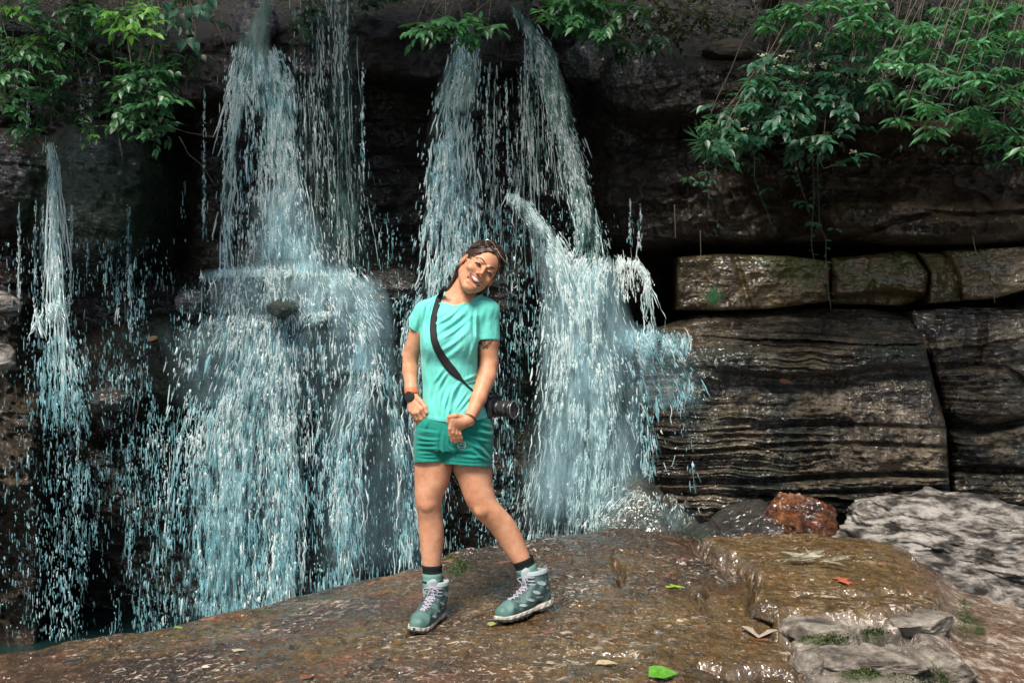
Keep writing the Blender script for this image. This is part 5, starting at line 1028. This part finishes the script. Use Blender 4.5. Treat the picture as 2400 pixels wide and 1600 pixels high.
    MB().tube(wor([(x, -.076+abs(x)*.35, -.063) for x in np.linspace(-.028, .028, 9)]), .0125, 8).build('mouth_inside', inner, body)
    facetube([(-.037, -.0425), (-.023, -.0465), (-.005, -.0495), (0, -.0500), (.005, -.0495), (.023, -.0465), (.037, -.0425)], .0028, .0002).build('upper_lip', lip, body)
    facetube([(-.036, -.0445), (-.027, -.060), (-.011, -.0715), (.011, -.0715), (.027, -.060), (.036, -.0445)], .0044, .0002).build('lower_lip', lip, body)
    # ---- hair
    hm = mat('dark_brown_hair', (.035, .018, .013), .42, .5); put(hm, ramp(hm, noise(hm, tc(hm), 45, 5, .7), [(.35, (.02, .010, .008)), (.62, (.055, .026, .018)), (.8, (.14, .07, .05))]), 'Base Color')
    bump(hm, noise(hm, tc(hm), 160, 4), .5, .003)
    def hairf(X, Y, Z):
        a, b, c = loc(X, Y, Z)
        d = ellip((0, .022, .034), (.083, .102, .092))(a, b, c)-.004*np.sin(a*150+6*np.sin(c*60))*np.sin(b*40+c*90)
        cut = ellip((.004, -.088, -.026), (.073, .082, .114))(a, b, c)
        d = np.maximum(d, -cut)
        d = np.maximum(d, -(c+.045)) if False else np.maximum(d, -(c+.05)-(b-.02)*.7)
        d = np.maximum(d, -ellip((-.08, .008, -.012), (.03, .022, .03))(a, b, c))
        back = np.minimum(rcone(P(1082, 628, .075), P(1060, 678, .075), .020, .016)(X, Y, Z), rcone(P(1060, 678, .075), P(1050, 700, .06), .016, .010)(X, Y, Z))
        back = np.minimum(back, rcone(P(1150, 650, .06), P(1112, 694, .07), .022, .020)(X, Y, Z))
        return snmin(d, back, .02)
    v, q = snet(hairf, HC-[.17, .12, .15], HC+[.16, .17, .17], .0025)
    hair = mk('hair', v, q, hm, root)
    sm = MB(); rr = random.Random(3)
    for i in range(620):
        th = rr.uniform(-1.45, 1.45); ph0 = rr.uniform(.80, 1.25)-.55*abs(th)/1.45; ph1 = ph0+rr.uniform(.7, 1.6)
        t = np.linspace(0, 1, 12); ph = ph0+(ph1-ph0)*t; wv = rr.uniform(.0, .06); k = rr.uniform(6, 14); o = rr.uniform(0, 6)
        thv = th*(1-.25*t)+wv*np.sin(k*t+o); lf = 1.01+rr.uniform(0, .06)+.028*np.sin(k*t*1.3+o)
        x = .083*lf*np.sin(thv); y = .022-.102*lf*np.cos(thv)*np.cos(ph); z = .034+.092*lf*np.cos(thv)*np.sin(ph)*1.0
        ok = ellip((.004, -.088, -.026), (.069, .078, .110))(x, y, z) > 0
        if ok.sum() < 6: continue
        sm.tube(wor(np.stack([x, y, z], 1)[ok]), rr.uniform(.0005, .0014), 4)
    for i in range(26):                       # loose wisps round the face and at the back of the neck
        s = rr.choice((-1, 1)); z0 = rr.uniform(.0, .10); x0 = s*math.sqrt(max(0, 1-(z0/.125)**2))*.088; t = np.linspace(0, 1, 9)
        sm.tube(wor(np.stack([x0+s*t*rr.uniform(-.004, .014)+.004*np.sin(t*9+i), rr.uniform(-.03, .03)+t*.01, z0+.01-t*rr.uniform(.0, .06)], 1)), .0007, 3)
    for i in range(24):
        t = np.linspace(0, 1, 10); j = rr.uniform(-8, 8)
        sm.tube([P(1080-22*u-10*u*u+j+2*math.sin(u*9+i), 622+70*u, .052+.01*math.sin(u*5+i)) for u in t], .0016, 4)
    sm.build('hair_strand', hm, hair)
    gl = mat('gold_wire', (.75, .68, .5), .25, .5, Metallic=.8); g = MB()
    lens = [(1139, 563), (1139, 570), (1146, 580), (1156, 585), (1161, 584), (1160, 576), (1152, 566), (1144, 561), (1139, 563)]
    def cr(pts, n=28):
        p = np.array(pts, float); t = np.linspace(0, len(p)-1, n); return np.stack([np.interp(t, range(len(p)), p[:, i]) for i in range(p.shape[1])], 1)
    g.tube([P(a, b, -.045) for a, b in cr(lens)], .0013, 6)
    g.tube([P(a, b, -.045+.0) for a, b in cr([(1161, 583), (1165, 585), (1167, 589)], 6)], .0014, 6)
    g.tube([P(a, b, c) for a, b, c in cr([(1167, 589, -.045), (1174, 600, -.05), (1183, 612, -.045), (1188, 616, -.03), (1189, 606, -.0), (1184, 596, .02), (1174, 590, .0), (1167, 589, -.045)], 24)], .0012, 6)
    g.tube([P(a, b, c) for a, b, c in cr([(1139, 563, -.045), (1128, 566, .02), (1118, 577, .09)], 10)], .0013, 6)
    g.tube([P(a, b, c) for a, b, c in cr([(1188, 614, -.03), (1191, 622, .03), (1186, 636, .08)], 10)], .0013, 6)
    g.build('eyeglasses', gl, root)
    # ---- shirt
    def strokes(lst):
        def g(X, Y, Z):
            px = 1200+X*F/Y; py = 800-(Z-CH)*F/Y; r = 0
            for x0, y0, x1, y1, w, a in lst:
                ex, ey = x1-x0, y1-y0; L = math.hypot(ex, ey); t = ((px-x0)*ex+(py-y0)*ey)/(L*L)
                n = ((px-x0)*ey-(py-y0)*ex)/L+4*np.sin(t*3.1)*(L > 60)
                env = np.clip(1.15-np.abs(t-.5)*2, 0, 1); env = env*env*(3-2*env)
                r = r+a*.0014*env*(np.exp(-(n/w)**2)-.75*np.exp(-((n-1.7*w)/w)**2))
            return r*sg((4.34-Y)/.02)
        return g
    sfold = strokes([(1018, 760, 1075, 722, 4, 5), (1022, 778, 1100, 722, 5, 6), (1024, 800, 1112, 735, 5, 6), (1030, 826, 1112, 762, 5, 4), (1060, 800, 1112, 745, 6, 5),
                     (998, 700, 990, 775, 5, 5), (1010, 705, 996, 760, 4, 4), (1112, 716, 1113, 800, 4, -6), (1116, 710, 1142, 700, 4, 4), (1000, 745, 990, 800, 4, 4),
                     (1074, 895, 1052, 955, 4, 6), (1082, 888, 1056, 960, 4, 6), (1052, 955, 1048, 990, 4, 7), (1104, 925, 1072, 965, 4, 5), (1112, 935, 1084, 968, 4, 5), (1096, 915, 1064, 962, 3.5, 4),
                     (1050, 870, 1024, 925, 4, 5), (1042, 860, 1015, 900, 4, 4), (1038, 900, 1030, 975, 5, 4), (1012, 890, 1008, 975, 6, 4), (1118, 878, 1086, 892, 3.5, 5), (1118, 890, 1092, 897, 3, 4),
                     (1120, 950, 1100, 985, 4, 5), (1132, 955, 1116, 985, 4, 4), (1100, 850, 1112, 800, 5, 4), (1000, 830, 998, 900, 6, 3), (1152, 715, 1150, 790, 5, 2), (1135, 715, 1132, 780, 5, 2), (966, 730, 962, 765, 4, 3), (978, 735, 975, 778, 4, 3),
                     (1060, 750, 1105, 715, 4, 3), (1036, 845, 1090, 800, 6, 3), (1020, 925, 1018, 985, 4, 3), (1040, 930, 1042, 985, 4, 4), (1056, 905, 1040, 960, 3.5, 4)])
    st = slices([(712, 1012, 1130, .02, .062), (740, 992, 1138, .018, .092), (780, 985, 1123, .015, .108), (820, 986, 1119, .012, .112), (870, 989, 1120, .01, .105), (900, 991, 1121, .01, .103),
                 (935, 991, 1131, .01, .108), (960, 989, 1143, .01, .116), (985, 987, 1150, .01, .120), (1010, 986, 1152, .01, .122)], 2.25)
    sA = (P(996, 731, .02), P(966, 777, .035)); sB = (P(1142, 729, .015), P(1144, 806, .018))
    cA = (sA[1]-sA[0])/np.linalg.norm(sA[1]-sA[0]); cutA = P(970, 770, .03)
    cB = np.array([.02, -.10, -1.0]); cB /= np.linalg.norm(cB); cutB = P(1143, 798, .015)
    def shirtf(X, Y, Z):
        d = st(X, Y, Z)
        d = snmin(d, rcone(P(1042, 706, .035), P(997, 732, .02), .039, .046)(X, Y, Z), .03)
        d = snmin(d, rcone(P(1108, 702, .035), P(1142, 729, .015), .038, .0500)(X, Y, Z), .03)
        for c in ((1022, 803), (1084, 800)): d = snmin(d, ellip(P(*c, -.062), (.055, .055, .062))(X, Y, Z), .045)
        fl = sfold(X, Y, Z)
        a = rcone(*sA, .045, .0425)(X, Y, Z); b = rcone(*sB, .0495, .0515)(X, Y, Z)
        pa = (X-cutA[0])*cA[0]+(Y-cutA[1])*cA[1]+(Z-cutA[2])*cA[2]; pb = (X-cutB[0])*cB[0]+(Y-cutB[1])*cB[1]+(Z-cutB[2])*cB[2]
        a1 = np.maximum(a, pa); b1 = np.maximum(b, pb)
        hem = np.abs(pa+.012) < 0
        d = snmin(snmin(d, a1, .016), b1, .016)-fl
        d = np.maximum(d, -np.maximum(a+.0055, -.025-pa)); d = np.maximum(d, -np.maximum(b+.0055, -.03-pb))
        px = 1200+X*F/Y; py = 800-(Z-CH)*F/Y
        hemd = (py-(990-13*((px-1066)/80)**2-3*np.exp(-((px-1100)/14)**2)))*.0018
        d = np.maximum(d, hemd)
        d = d-.0012*np.exp(-((hemd+.012)/.003)**2)
        op = rcone(P(1068, 692, .0), P(1114, 671, .01), .047, .040, 2.4)(X, Y, Z)
        d = d-.0022*np.exp(-((op-.006)/.004)**2)
        d = np.maximum(d, -op)
        return d
    v, q = snet(shirtf, P(940, 1004, -.3)*[1, 0, 1]+[0, 4.11, 0], P(1190, 660, .2)*[1, 0, 1]+[0, 4.47, 0], .0027)
    shirt = mk('t_shirt', v, q, aqua, root)
    # ---- shorts
    shf = strokes([(975, 1008, 1030, 1015, 3.5, 3), (972, 1022, 1032, 1030, 3.5, 4), (972, 1038, 1025, 1040, 3, 4), (971, 1050, 1030, 1052, 3, 4), (975, 1062, 1028, 1062, 3, 3), (1036, 1000, 1034, 1080, 4, -5),
                   (1048, 1050, 1110, 1054, 3, 3), (1060, 1062, 1140, 1072, 3.5, 4), (1085, 1012, 1150, 1035, 4, 6), (1100, 1004, 1156, 1020, 4, 5), (1112, 1035, 1150, 1078, 4, 7), (1098, 1046, 1148, 1082, 4, 5),
                   (1118, 990, 1152, 1002, 3.5, 4), (1080, 1026, 1140, 1056, 3.5, 4), (1045, 1038, 1075, 1070, 3.5, 3), (1050, 1010, 1052, 1045, 4, 3), (1000, 985, 996, 1010, 4, 3),
                   (970, 1070, 1040, 1072, 2, -1.6), (1036, 1078, 1152, 1084, 2, -1.6)])
    pel = slices([(960, 996, 1138, .01, .095), (972, 985, 1146, .01, .104), (984, 977, 1153, .008, .112), (1008, 973, 1157, .006, .118), (1035, 970, 1156, .004, .116), (1062, 969, 1154, .004, .112)], 2.3)
    tA = slices([(1010, 974, 1060, .012, .10), (1050, 969, 1056, .008, .098), (1096, 969, 1044, .004, .095)], 2.3)
    tB = slices([(1010, 1045, 1156, .0, .10), (1050, 1037, 1155, -.002, .10), (1110, 1034, 1152, -.006, .098)], 2.3)
    def shortf(X, Y, Z):
        px = 1200+X*F/Y; py = 800-(Z-CH)*F/Y
        a, b = tA(X, Y, Z), tB(X, Y, Z); fl = shf(X, Y, Z)
        ha = (py-1083)*.0018; hb = (py-(1087+.065*(px-1034)))*.0018
        d = np.maximum(pel(X, Y, Z), (py-1058)*.0018)
        d = snmin(d, np.minimum(np.maximum(a, ha), np.maximum(b, hb)), .006)-fl
        d = np.maximum(d, -np.maximum(a+.009, -.022-ha)); d = np.maximum(d, -np.maximum(b+.009, -.022-hb))
        return np.maximum(d, (965-py)*.0018)
    v, q = snet(shortf, P(955, 1104, 0)*[1, 0, 1]+[0, 4.15, 0], P(1170, 960, 0)*[1, 0, 1]+[0, 4.45, 0], .0027)
    shorts = mk('shorts', v, q, teal, root)
    def hit(fn, px, py, off=.003):
        Y = np.linspace(4.0, 4.4, 801); X = (px-1200)*Y/F; Z = CH+(800-py)*Y/F
        d = fn(X, Y, Z); i = np.argmax(d < 0) if (d < 0).any() else 500
        y = Y[i]-off; return np.array([(px-1200)*y/F, y, CH+(800-py)*y/F])
    logo = MB(); white = mat('print_white', (.75, .85, .8), .6)
    hs = lambda pts, r: logo.tube([hit(shortf, a, b, .001) for a, b in pts], r, 5)
    hs([(1082+9.5*math.cos(t), 1043.5+9.5*math.sin(t)) for t in np.linspace(0, 2*math.pi, 25)], .0011)
    hs([(1074, 1046), (1078, 1041), (1081, 1037), (1086, 1041), (1091, 1045)], .001); hs([(1081, 1037), (1082, 1043), (1078, 1041)], .0009); hs([(1074, 1047), (1083, 1048), (1091, 1045)], .0009)
    logo.build('round_logo', white, shorts)
    # ---- tattoo on the upper arm, watch, bracelet
    tat = mat('tattoo_ink', (.045, .035, .033), .5); tb = MB()
    tp = np.array([(1117, 797), (1135, 795), (1155, 797), (1152, 803), (1143, 809), (1142, 816), (1137, 811), (1132, 817), (1129, 808), (1122, 803)], float)
    for i in range(110):
        a = tp[rng.integers(len(tp))]; b = tp[rng.integers(len(tp))]; t = np.linspace(0, 1, 5)
        m_ = a+(b-a)*rng.uniform(.2, .9)
        tb.tube([hit(aL, *(a+(m_-a)*u), .0001) for u in t], .0011, 4)
    tb.build('tattoo', tat, body)
    blk = mat('black_rubber', (.012, .012, .013), .4); org = mat('orange_band', (.75, .13, .03), .5)
    wc = P(962, 929, -.048); m = MB()
    ax = np.array([-.35, -.93, .1]); ax /= np.linalg.norm(ax); e1 = np.cross(ax, [0, 0, 1]); e1 /= np.linalg.norm(e1); e2 = np.cross(e1, ax)
    def disc(mb, c, ax, prof, k=32):
        e1 = np.cross(ax, [.02, .1, 1]); e1 /= np.linalg.norm(e1); e2 = np.cross(e1, ax); ph = np.arange(k)*2*np.pi/k
        V = np.array([c+ax*h+r*(math.cos(p)*e1+math.sin(p)*e2) for h, r in prof for p in ph]); n = len(prof)
        V = np.concatenate([V, [c+ax*prof[0][0], c+ax*prof[-1][0]]]); j = np.arange(k); j2 = (j+1) % k
        mb.add(V, gridf(n, k, True), np.concatenate([np.stack([j*0+n*k, j2, j], -1), np.stack([j*0+n*k+1, (n-1)*k+j, (n-1)*k+j2], -1)]))
        return mb
    w = disc(MB(), P(961, 929, -.036), ax, [(0, .021), (.002, .0225), (.009, .0225), (.011, .0205), (.0112, .019)]).build('watch', blk, root)
    def band(c, axis, r, wd, th, sq=1.0, n=40):
        axis = np.array(axis, float); axis /= np.linalg.norm(axis); e1 = np.cross(axis, [0, 1, 0]); e1 /= np.linalg.norm(e1); e2 = np.cross(e1, axis); V = []
        for i in range(n):
            p = i*2*math.pi/n; dr = math.cos(p)*e1+math.sin(p)*sq*e2
            for a, b in ((-wd, 0), (-wd*.8, th), (wd*.8, th), (wd, 0)): V.append(c+dr*(r+b)+axis*a)
        i = np.arange(n)[:, None]; j = np.arange(4)[None]
        q = np.stack([i*4+j, ((i+1) % n)*4+j, ((i+1) % n)*4+(j+1) % 4, i*4+(j+1) % 4], -1).reshape(-1, 4)
        return MB().add(V, q)
    band(P(965, 921, -.006), P(966, 932, -.012)-P(964, 912, 0), .0265, .010, .003).build('watch_strap', org, w)
    bd_ = P(1099, 983, -.13)-P(1122, 933, -.07)
    band(P(1100, 981, -.1275), bd_, .0245, .007, .0035).build('bracelet', mat('brown_leather', (.09, .03, .015), .5), root)
    # ---- socks
    sk = mat('ribbed_sock', (.1, .25, .22), .9, .1)
    t_ = att(sk, 'along'); put(sk, ramp(sk, t_, [(0, (.012, .016, .016)), (.24, (.012, .016, .016)), (.26, (.16, .30, .27)), (.47, (.16, .30, .27)), (.49, (.015, .025, .025)), (.55, (.015, .025, .025)), (.57, (.17, .31, .28)), (.70, (.17, .31, .28)), (.72, (.015, .03, .03)), (.78, (.3, .36, .36))], 'CONSTANT'), 'Base Color')
    def sock(a, b, ra, rb, sq):
        ax_ = (b-a)/np.linalg.norm(b-a); e1 = np.cross(ax_, [0, 1, 0]); e1 /= np.linalg.norm(e1); e2 = np.cross(e1, ax_); V = []; T = []; k = 72; n = 30
        for i in range(n):
            t = i/(n-1); c = a+(b-a)*t; r = ra+(rb-ra)*t+.0012*math.sin(t*24)
            for j in range(k):
                p = j*2*math.pi/k; rj = r*(1+.012*math.cos(p*18)); V.append(c+rj*(math.cos(p)*e1+math.sin(p)*sq*e2)); T.append(t)
        for r2 in (ra-.004,):
            for j in range(k):
                p = j*2*math.pi/k; V.append(a+ax_*.002+r2*(math.cos(p)*e1+math.sin(p)*sq*e2)); T.append(0)
        q = list(gridf(n, k, True)); j = np.arange(k); q += list(np.stack([n*k+j, n*k+(j+1) % k, (j+1) % k, j], -1))
        mk('sock', np.array(V), np.array(q), sk, root, True, {'along': T})
    sock(P(1013, 1322, .02), P(1014, 1395, .02), .0415, .041, .98)
    sock(P(1224, 1308, .015), P(1252, 1378, .02), .0440, .0425, .98)
    # ---- boots in their own frame: x to the toe, z up
    bm = mat('sage_leather', (.09, .20, .18), .55, .4); put(bm, ramp(bm, noise(bm, tc(bm), 55, 5, .6), [(.35, (.03, .062, .062)), (.6, (.065, .125, .12)), (.75, (.15, .21, .20))]), 'Base Color'); bump(bm, noise(bm, tc(bm), 260, 4), .4, .003)
    pale = mat('pale_mesh', (.30, .36, .38), .8); sole_m = mat('white_midsole', (.62, .60, .54), .6); out_m = mat('dark_outsole', (.03, .032, .03), .8); lace_m = mat('lilac_lace', (.38, .36, .44), .8); lin = mat('boot_lining', (.05, .06, .07), .9); toe_m = mat('toe_rubber', (.07, .15, .14), .6)
    put(sole_m, ramp(sole_m, noise(sole_m, tc(sole_m), 60, 4), [(.35, (.28, .25, .20)), (.6, (.52, .50, .44))]), 'Base Color')
    def boot(heel, toe, up, label):
        x = toe-heel; x /= np.linalg.norm(x); z = np.array(up, float); z -= x*(z@x); z /= np.linalg.norm(z); y = np.cross(z, x); Rb = np.stack([x, y, z], 1)
        T = lambda p: np.asarray(p, float)@Rb.T+heel
        def foot(X, Y, inset):      # plan of the foot
            xs = np.array([-.005, .0, .02, .06, .11, .16, .20, .235, .265, .28, .286]); ws = np.array([.006, .022, .034, .037, .036, .043, .048, .046, .034, .020, .004]); cs = np.array([0, 0, 0, 0, -.002, -.004, -.005, -.004, 0, .003, .004])
            w_ = np.interp(X, xs, ws)-inset; return (np.abs(Y-np.interp(X, xs, cs))-w_)*.85
        def solef(X, Y, Z):
            tp_ = np.interp(X, [0, .05, .12, .2, .26, .29], [.036, .032, .026, .024, .028, .038]); bt = np.interp(X, [0, .2, .25, .29], [.012, .010, .012, .022])
            return np.maximum(np.maximum(foot(X, Y, 0)-.0015*np.sin(X*190)*np.sin(Z*200), Z-tp_), bt-Z)
        def outf(X, Y, Z):
            bt = np.interp(X, [0, .02, .08, .10, .125, .14, .2, .25, .29], [.004, 0, 0, .008, .008, 0, 0, .002, .013])+.0035*(np.sin(X*230) > .2)
            tp_ = np.interp(X, [0, .2, .25, .29], [.015, .013, .015, .026]); return np.maximum(np.maximum(foot(X, Y, -.0015), Z-tp_), bt-Z)
        def upf(X, Y, Z):
            d = rcone((.030, 0, .050), (.040, 0, .145), .033, .041, 1.0)(X, Y, Z)
            d = snmin(d, rcone((.062, 0, .135), (.055, 0, .160), .043, .042)(X, Y, Z), .02)
            d = snmin(d, rcone((.07, 0, .090), (.13, -.002, .060), .042, .038)(X, Y, Z), .03)
            d = snmin(d, rcone((.13, -.003, .055), (.205, -.004, .042), .038, .034, 1.18)(X, Y, Z), .02)
            d = snmin(d, rcone((.205, -.004, .038), (.245, 0, .036), .036, .029, 1.1)(X, Y, Z), .015)
            d = d-.0016*np.sin((X*1.0+Z*.9)*95+2*np.sin(Y*60))*(Z < .12)
            top = .166+.10*(np.abs(X-.055)-.02)*(X < .05)
            d = np.maximum(d, Z-top); d = np.maximum(d, .024-Z)
            hole = rcone((.052, 0, .135), (.054, 0, .22), .030, .036)(X, Y, Z); return np.maximum(d, -hole)
        r_ = empty('boot', heel); r_.parent = root; r_.location = [float(a) for a in heel-np.array(root.location)]
        if label: r_['label'] = label
        def bld(fn, nm, m_, lo, hi, h=.0025):
            v, q = snet(fn, lo, hi, h); return mk(nm, T(v), q, m_, r_)
        bld(upf, 'boot_upper', bm, (-.02, -.07, .02), (.30, .07, .18)); bld(solef, 'midsole', sole_m, (-.02, -.06, .0), (.30, .06, .05)); bld(outf, 'outsole', out_m, (-.02, -.065, -.004), (.30, .065, .03))
        v, q = snet(lambda X, Y, Z: np.maximum(upf(X, Y, Z)-.0025, (.222-.35*np.abs(Z-.03)-X)), (.18, -.07, .025), (.30, .07, .09), .0025); mk('toe_cap', T(v), q, toe_m, r_)
        v, q = snet(lambda X, Y, Z: np.maximum(upf(X, Y, Z)-.003, np.maximum(.150-Z, Z-.1675)), (-.02, -.07, .14), (.13, .07, .18), .0025); mk('collar', T(v), q, pale, r_)
        # side panels: pale mesh windows
        def srf(px_, pz, s):
            ys = np.linspace(.09, 0, 181)*s; vv = upf(np.full(181, px_), ys, np.full(181, pz)); i = int(np.argmax(vv < 0)); return ys[i]+s*.0022
        for s in (-1, 1):
            for cx_, cz_, a_, b_, rt in ((.062, .118, .024, .009, .5), (.092, .086, .020, .007, .6), (.128, .064, .022, .006, .5), (.168, .052, .020, .005, .3), (.03, .090, .014, .006, .9), (.075, .062, .022, .005, .25)):
                n_ = 14; V = [(cx_, srf(cx_, cz_, s), cz_)]
                for i in range(n_):
                    p = i*2*math.pi/n_; u = a_*math.cos(p); w_ = b_*math.sin(p); X_ = cx_+u*math.cos(rt)-w_*math.sin(rt); Z_ = cz_+u*math.sin(rt)*.8+w_*math.cos(rt); V.append((X_, srf(X_, Z_, s), Z_))
                j = np.arange(n_); mk('mesh_panel', T(V), np.stack([j*0, 1+j, 1+(j+1) % n_], -1)[:, ::s], pale, r_)
        tg = MB()
        tg.tube(T([(.105, 0, .115), (.100, 0, .145), (.103, 0, .172), (.108, 0, .184)]), [.020, .022, .021, .012], 12, .35).build('tongue', pale, r_)
        lc = MB()
        def top(px_, py_):
            zs = np.linspace(.2, .03, 341); vv = upf(np.full(341, px_), np.full(341, py_), zs); i = int(np.argmax(vv < 0)); return zs[i]
        rows = [(.205, .012), (.188, .015), (.170, .017), (.152, .019), (.134, .020), (.120, .021)]
        for i, (rx, ry) in enumerate(rows):
            lc.tube(T([(rx+.001*math.sin(u*3), u, top(rx, u)+.003) for u in np.linspace(-ry, ry, 7)]), .0022, 6)
            if i < len(rows)-1:
                for s in (-1, 1): lc.tube(T([(rx+(rows[i+1][0]-rx)*t, s*ry*(1-2*t), top(rx+(rows[i+1][0]-rx)*t, s*ry*(1-2*t))+.005) for t in np.linspace(0, 1, 6)]), .0022, 6)
        for zz in (.120, .134, .149):       # hooks round the shaft
            lc.tube(T([(.060+.052*math.cos(t), .045*math.sin(t), zz+.003*math.cos(3*t)) for t in np.linspace(-1.0, 1.0, 11)]), .0023, 6)
        for s in (-1, 1):
            lc.tube(T([(.112+.012*math.sin(t*3.1), s*(.004+.03*math.sin(t*2.8)), .148-.03*t+.012*math.sin(t*3)) for t in np.linspace(0, 1, 12)]), .0019, 6)
            lc.tube(T([(.115+.01*t, s*(.004+.018*t), .146-.045*t) for t in np.linspace(0, 1, 8)]), .0019, 6)
        lc.build('laces', lace_m, r_)
        lp = MB(); lp.tube(T([(-.002, 0, .145), (-.012, 0, .160), (-.008, 0, .172), (.006, 0, .168)]), .003, 6).build('pull_loop', mat('loop_mauve', (.25, .14, .2), .7), r_)
    h1 = P(1033, 1446, .06); t1 = P(980, 1478, -.17); h1[2] = .030; t1[2] = .026
    boot(h1, t1, (.05, 0, 1), None)
    h2 = P(1290, 1420, .03); t2 = P(1168, 1462, -.14); h2[2] += 0
    boot(h2, t2, (-.12, .05, 1), None)
    # ---- the camera at her hip with its strap: held by her, so its own thing
    cr_ = empty('photo_camera', P(1160, 955, .04)); tag(cr_, 'black camera with zoom lens hanging at her hip from a wide black shoulder strap', 'camera')
    cb = mat('camera_black', (.02, .02, .022), .35, .6); put(cb, ramp(cb, noise(cb, tc(cb), 90, 3), [(.4, (.012, .012, .013)), (.7, (.05, .05, .055))]), 'Base Color'); bump(cb, noise(cb, tc(cb), 700, 2), .4, .001)
    ang = math.radians(-32); ax = np.array([math.cos(ang), math.sin(ang), -.03]); ax /= np.linalg.norm(ax); Rz = np.stack([ax, np.cross([0, 0, 1], ax), [0, 0, 1]], 1)
    bc = P(1152, 953, .03); m = MB(); m.boxc(bc, (.022, .052, .043), Rz, .35); m.boxc(bc+Rz@[0, 0, .048], (.018, .022, .014), Rz, .5); m.boxc(bc+Rz@[.008, -.05, -.004], (.026, .014, .040), Rz, .6)
    m.build('camera_body', cb, cr_)
    m = MB(); dmm = mat('dial_metal', (.2, .2, .21), .3, Metallic=.7); disc(m, bc+Rz@[.012, .030, .046], np.array([0, 0, 1.]), [(0, .009), (.008, .009), (.009, .007)]).build('dial', dmm, cr_); disc(MB(), bc+Rz@[.012, -.034, .044], np.array([0, 0, 1.]), [(0, .012), (.007, .012), (.008, .010)]).build('dial', dmm, cr_)
    prof = [(.02, .030), (.03, .034), (.042, .034), (.043, .0325)]
    for i in range(9): prof += [(.046+i*.0035, .0345), (.048+i*.0035, .0335)]
    prof += [(.080, .0325), (.092, .0325), (.093, .036), (.104, .0365), (.106, .034), (.102, .029), (.100, .022)]
    disc(MB(), bc+Rz@[0, 0, -.004], ax, prof, 40).build('lens', cb, cr_)
    MB().tube([bc+Rz@[.113, .0355*math.cos(t), -.004+.0355*math.sin(t)] for t in np.linspace(0, 2*math.pi, 41)], .0024, 8).build('lens_ring', mat('lens_ring_silver', (.30, .31, .32), .25, Metallic=.6), cr_)
    sp = MB(); sp_pts = [(1046, 672, 5.5), (1036, 683, 6), (1028, 700, 6.5), (1022, 722, 7), (1017, 745, 7.5), (1015, 770, 7.8), (1017, 795, 8.2), (1024, 815, 8.8), (1037, 838, 9.5), (1050, 856, 9.8), (1062, 870, 9.5), (1074, 882, 7), (1083, 891, 3), (1095, 903, 2.2), (1108, 915, 2.2), (1122, 925, 2.2)]
    sp_pts = cr(sp_pts, 60)
    L_ = []; 
    for i, (a, b, w_) in enumerate(sp_pts):
        t = sp_pts[min(i+1, 59)][:2]-sp_pts[max(i-1, 0)][:2]; nrm = np.array([-t[1], t[0]])/np.hypot(*t)
        for s in (-1, -.5, 0, .5, 1):
            q_ = np.array([a, b])+nrm*s*w_; L_.append((q_[0], q_[1]))
    def shs(X, Y, Z): return np.minimum(shirtf(X, Y, Z), rcone(P(1042, 706, .035), P(997, 732, .02), .039, .046)(X, Y, Z))
    V = np.array([hit(shs, *q_, .005) for q_ in L_]); V[:, 1] = V[:, 1].reshape(60, 5).mean(1, keepdims=True).repeat(5, 1).ravel()*.6+V[:, 1]*.4
    V[:, 1] = np.minimum(V[:, 1], 4.36)
    back = V+np.array([0, .004, 0]); n = len(V)
    f1 = gridf(60, 5); f2 = f1[:, ::-1]+n; i = np.arange(59)
    e1_ = np.stack([i*5, (i+1)*5, (i+1)*5+n, i*5+n], -1); e2_ = np.stack([i*5+4, i*5+4+n, (i+1)*5+4+n, (i+1)*5+4], -1)
    webm = mat('black_webbing', (.014, .013, .015), .75, .3); bump(webm, noise(webm, tc(webm), 500, 2), .4, .001)
    mk('strap', np.concatenate([V, back]), np.concatenate([f1, f2, e1_, e2_]), webm, cr_)
    MB().tube([P(1122, 925, -.10), P(1138, 922, -.04), P(1148, 918, .0), bc+Rz@[0, -.05, .04]], .003, 6).build('strap_cord', webm, cr_); MB().tube([P(1144, 905, .13), P(1150, 912, .09), bc+Rz@[0, .05, .042]], .003, 6).build('strap_cord', webm, cr_)
    return root
person()
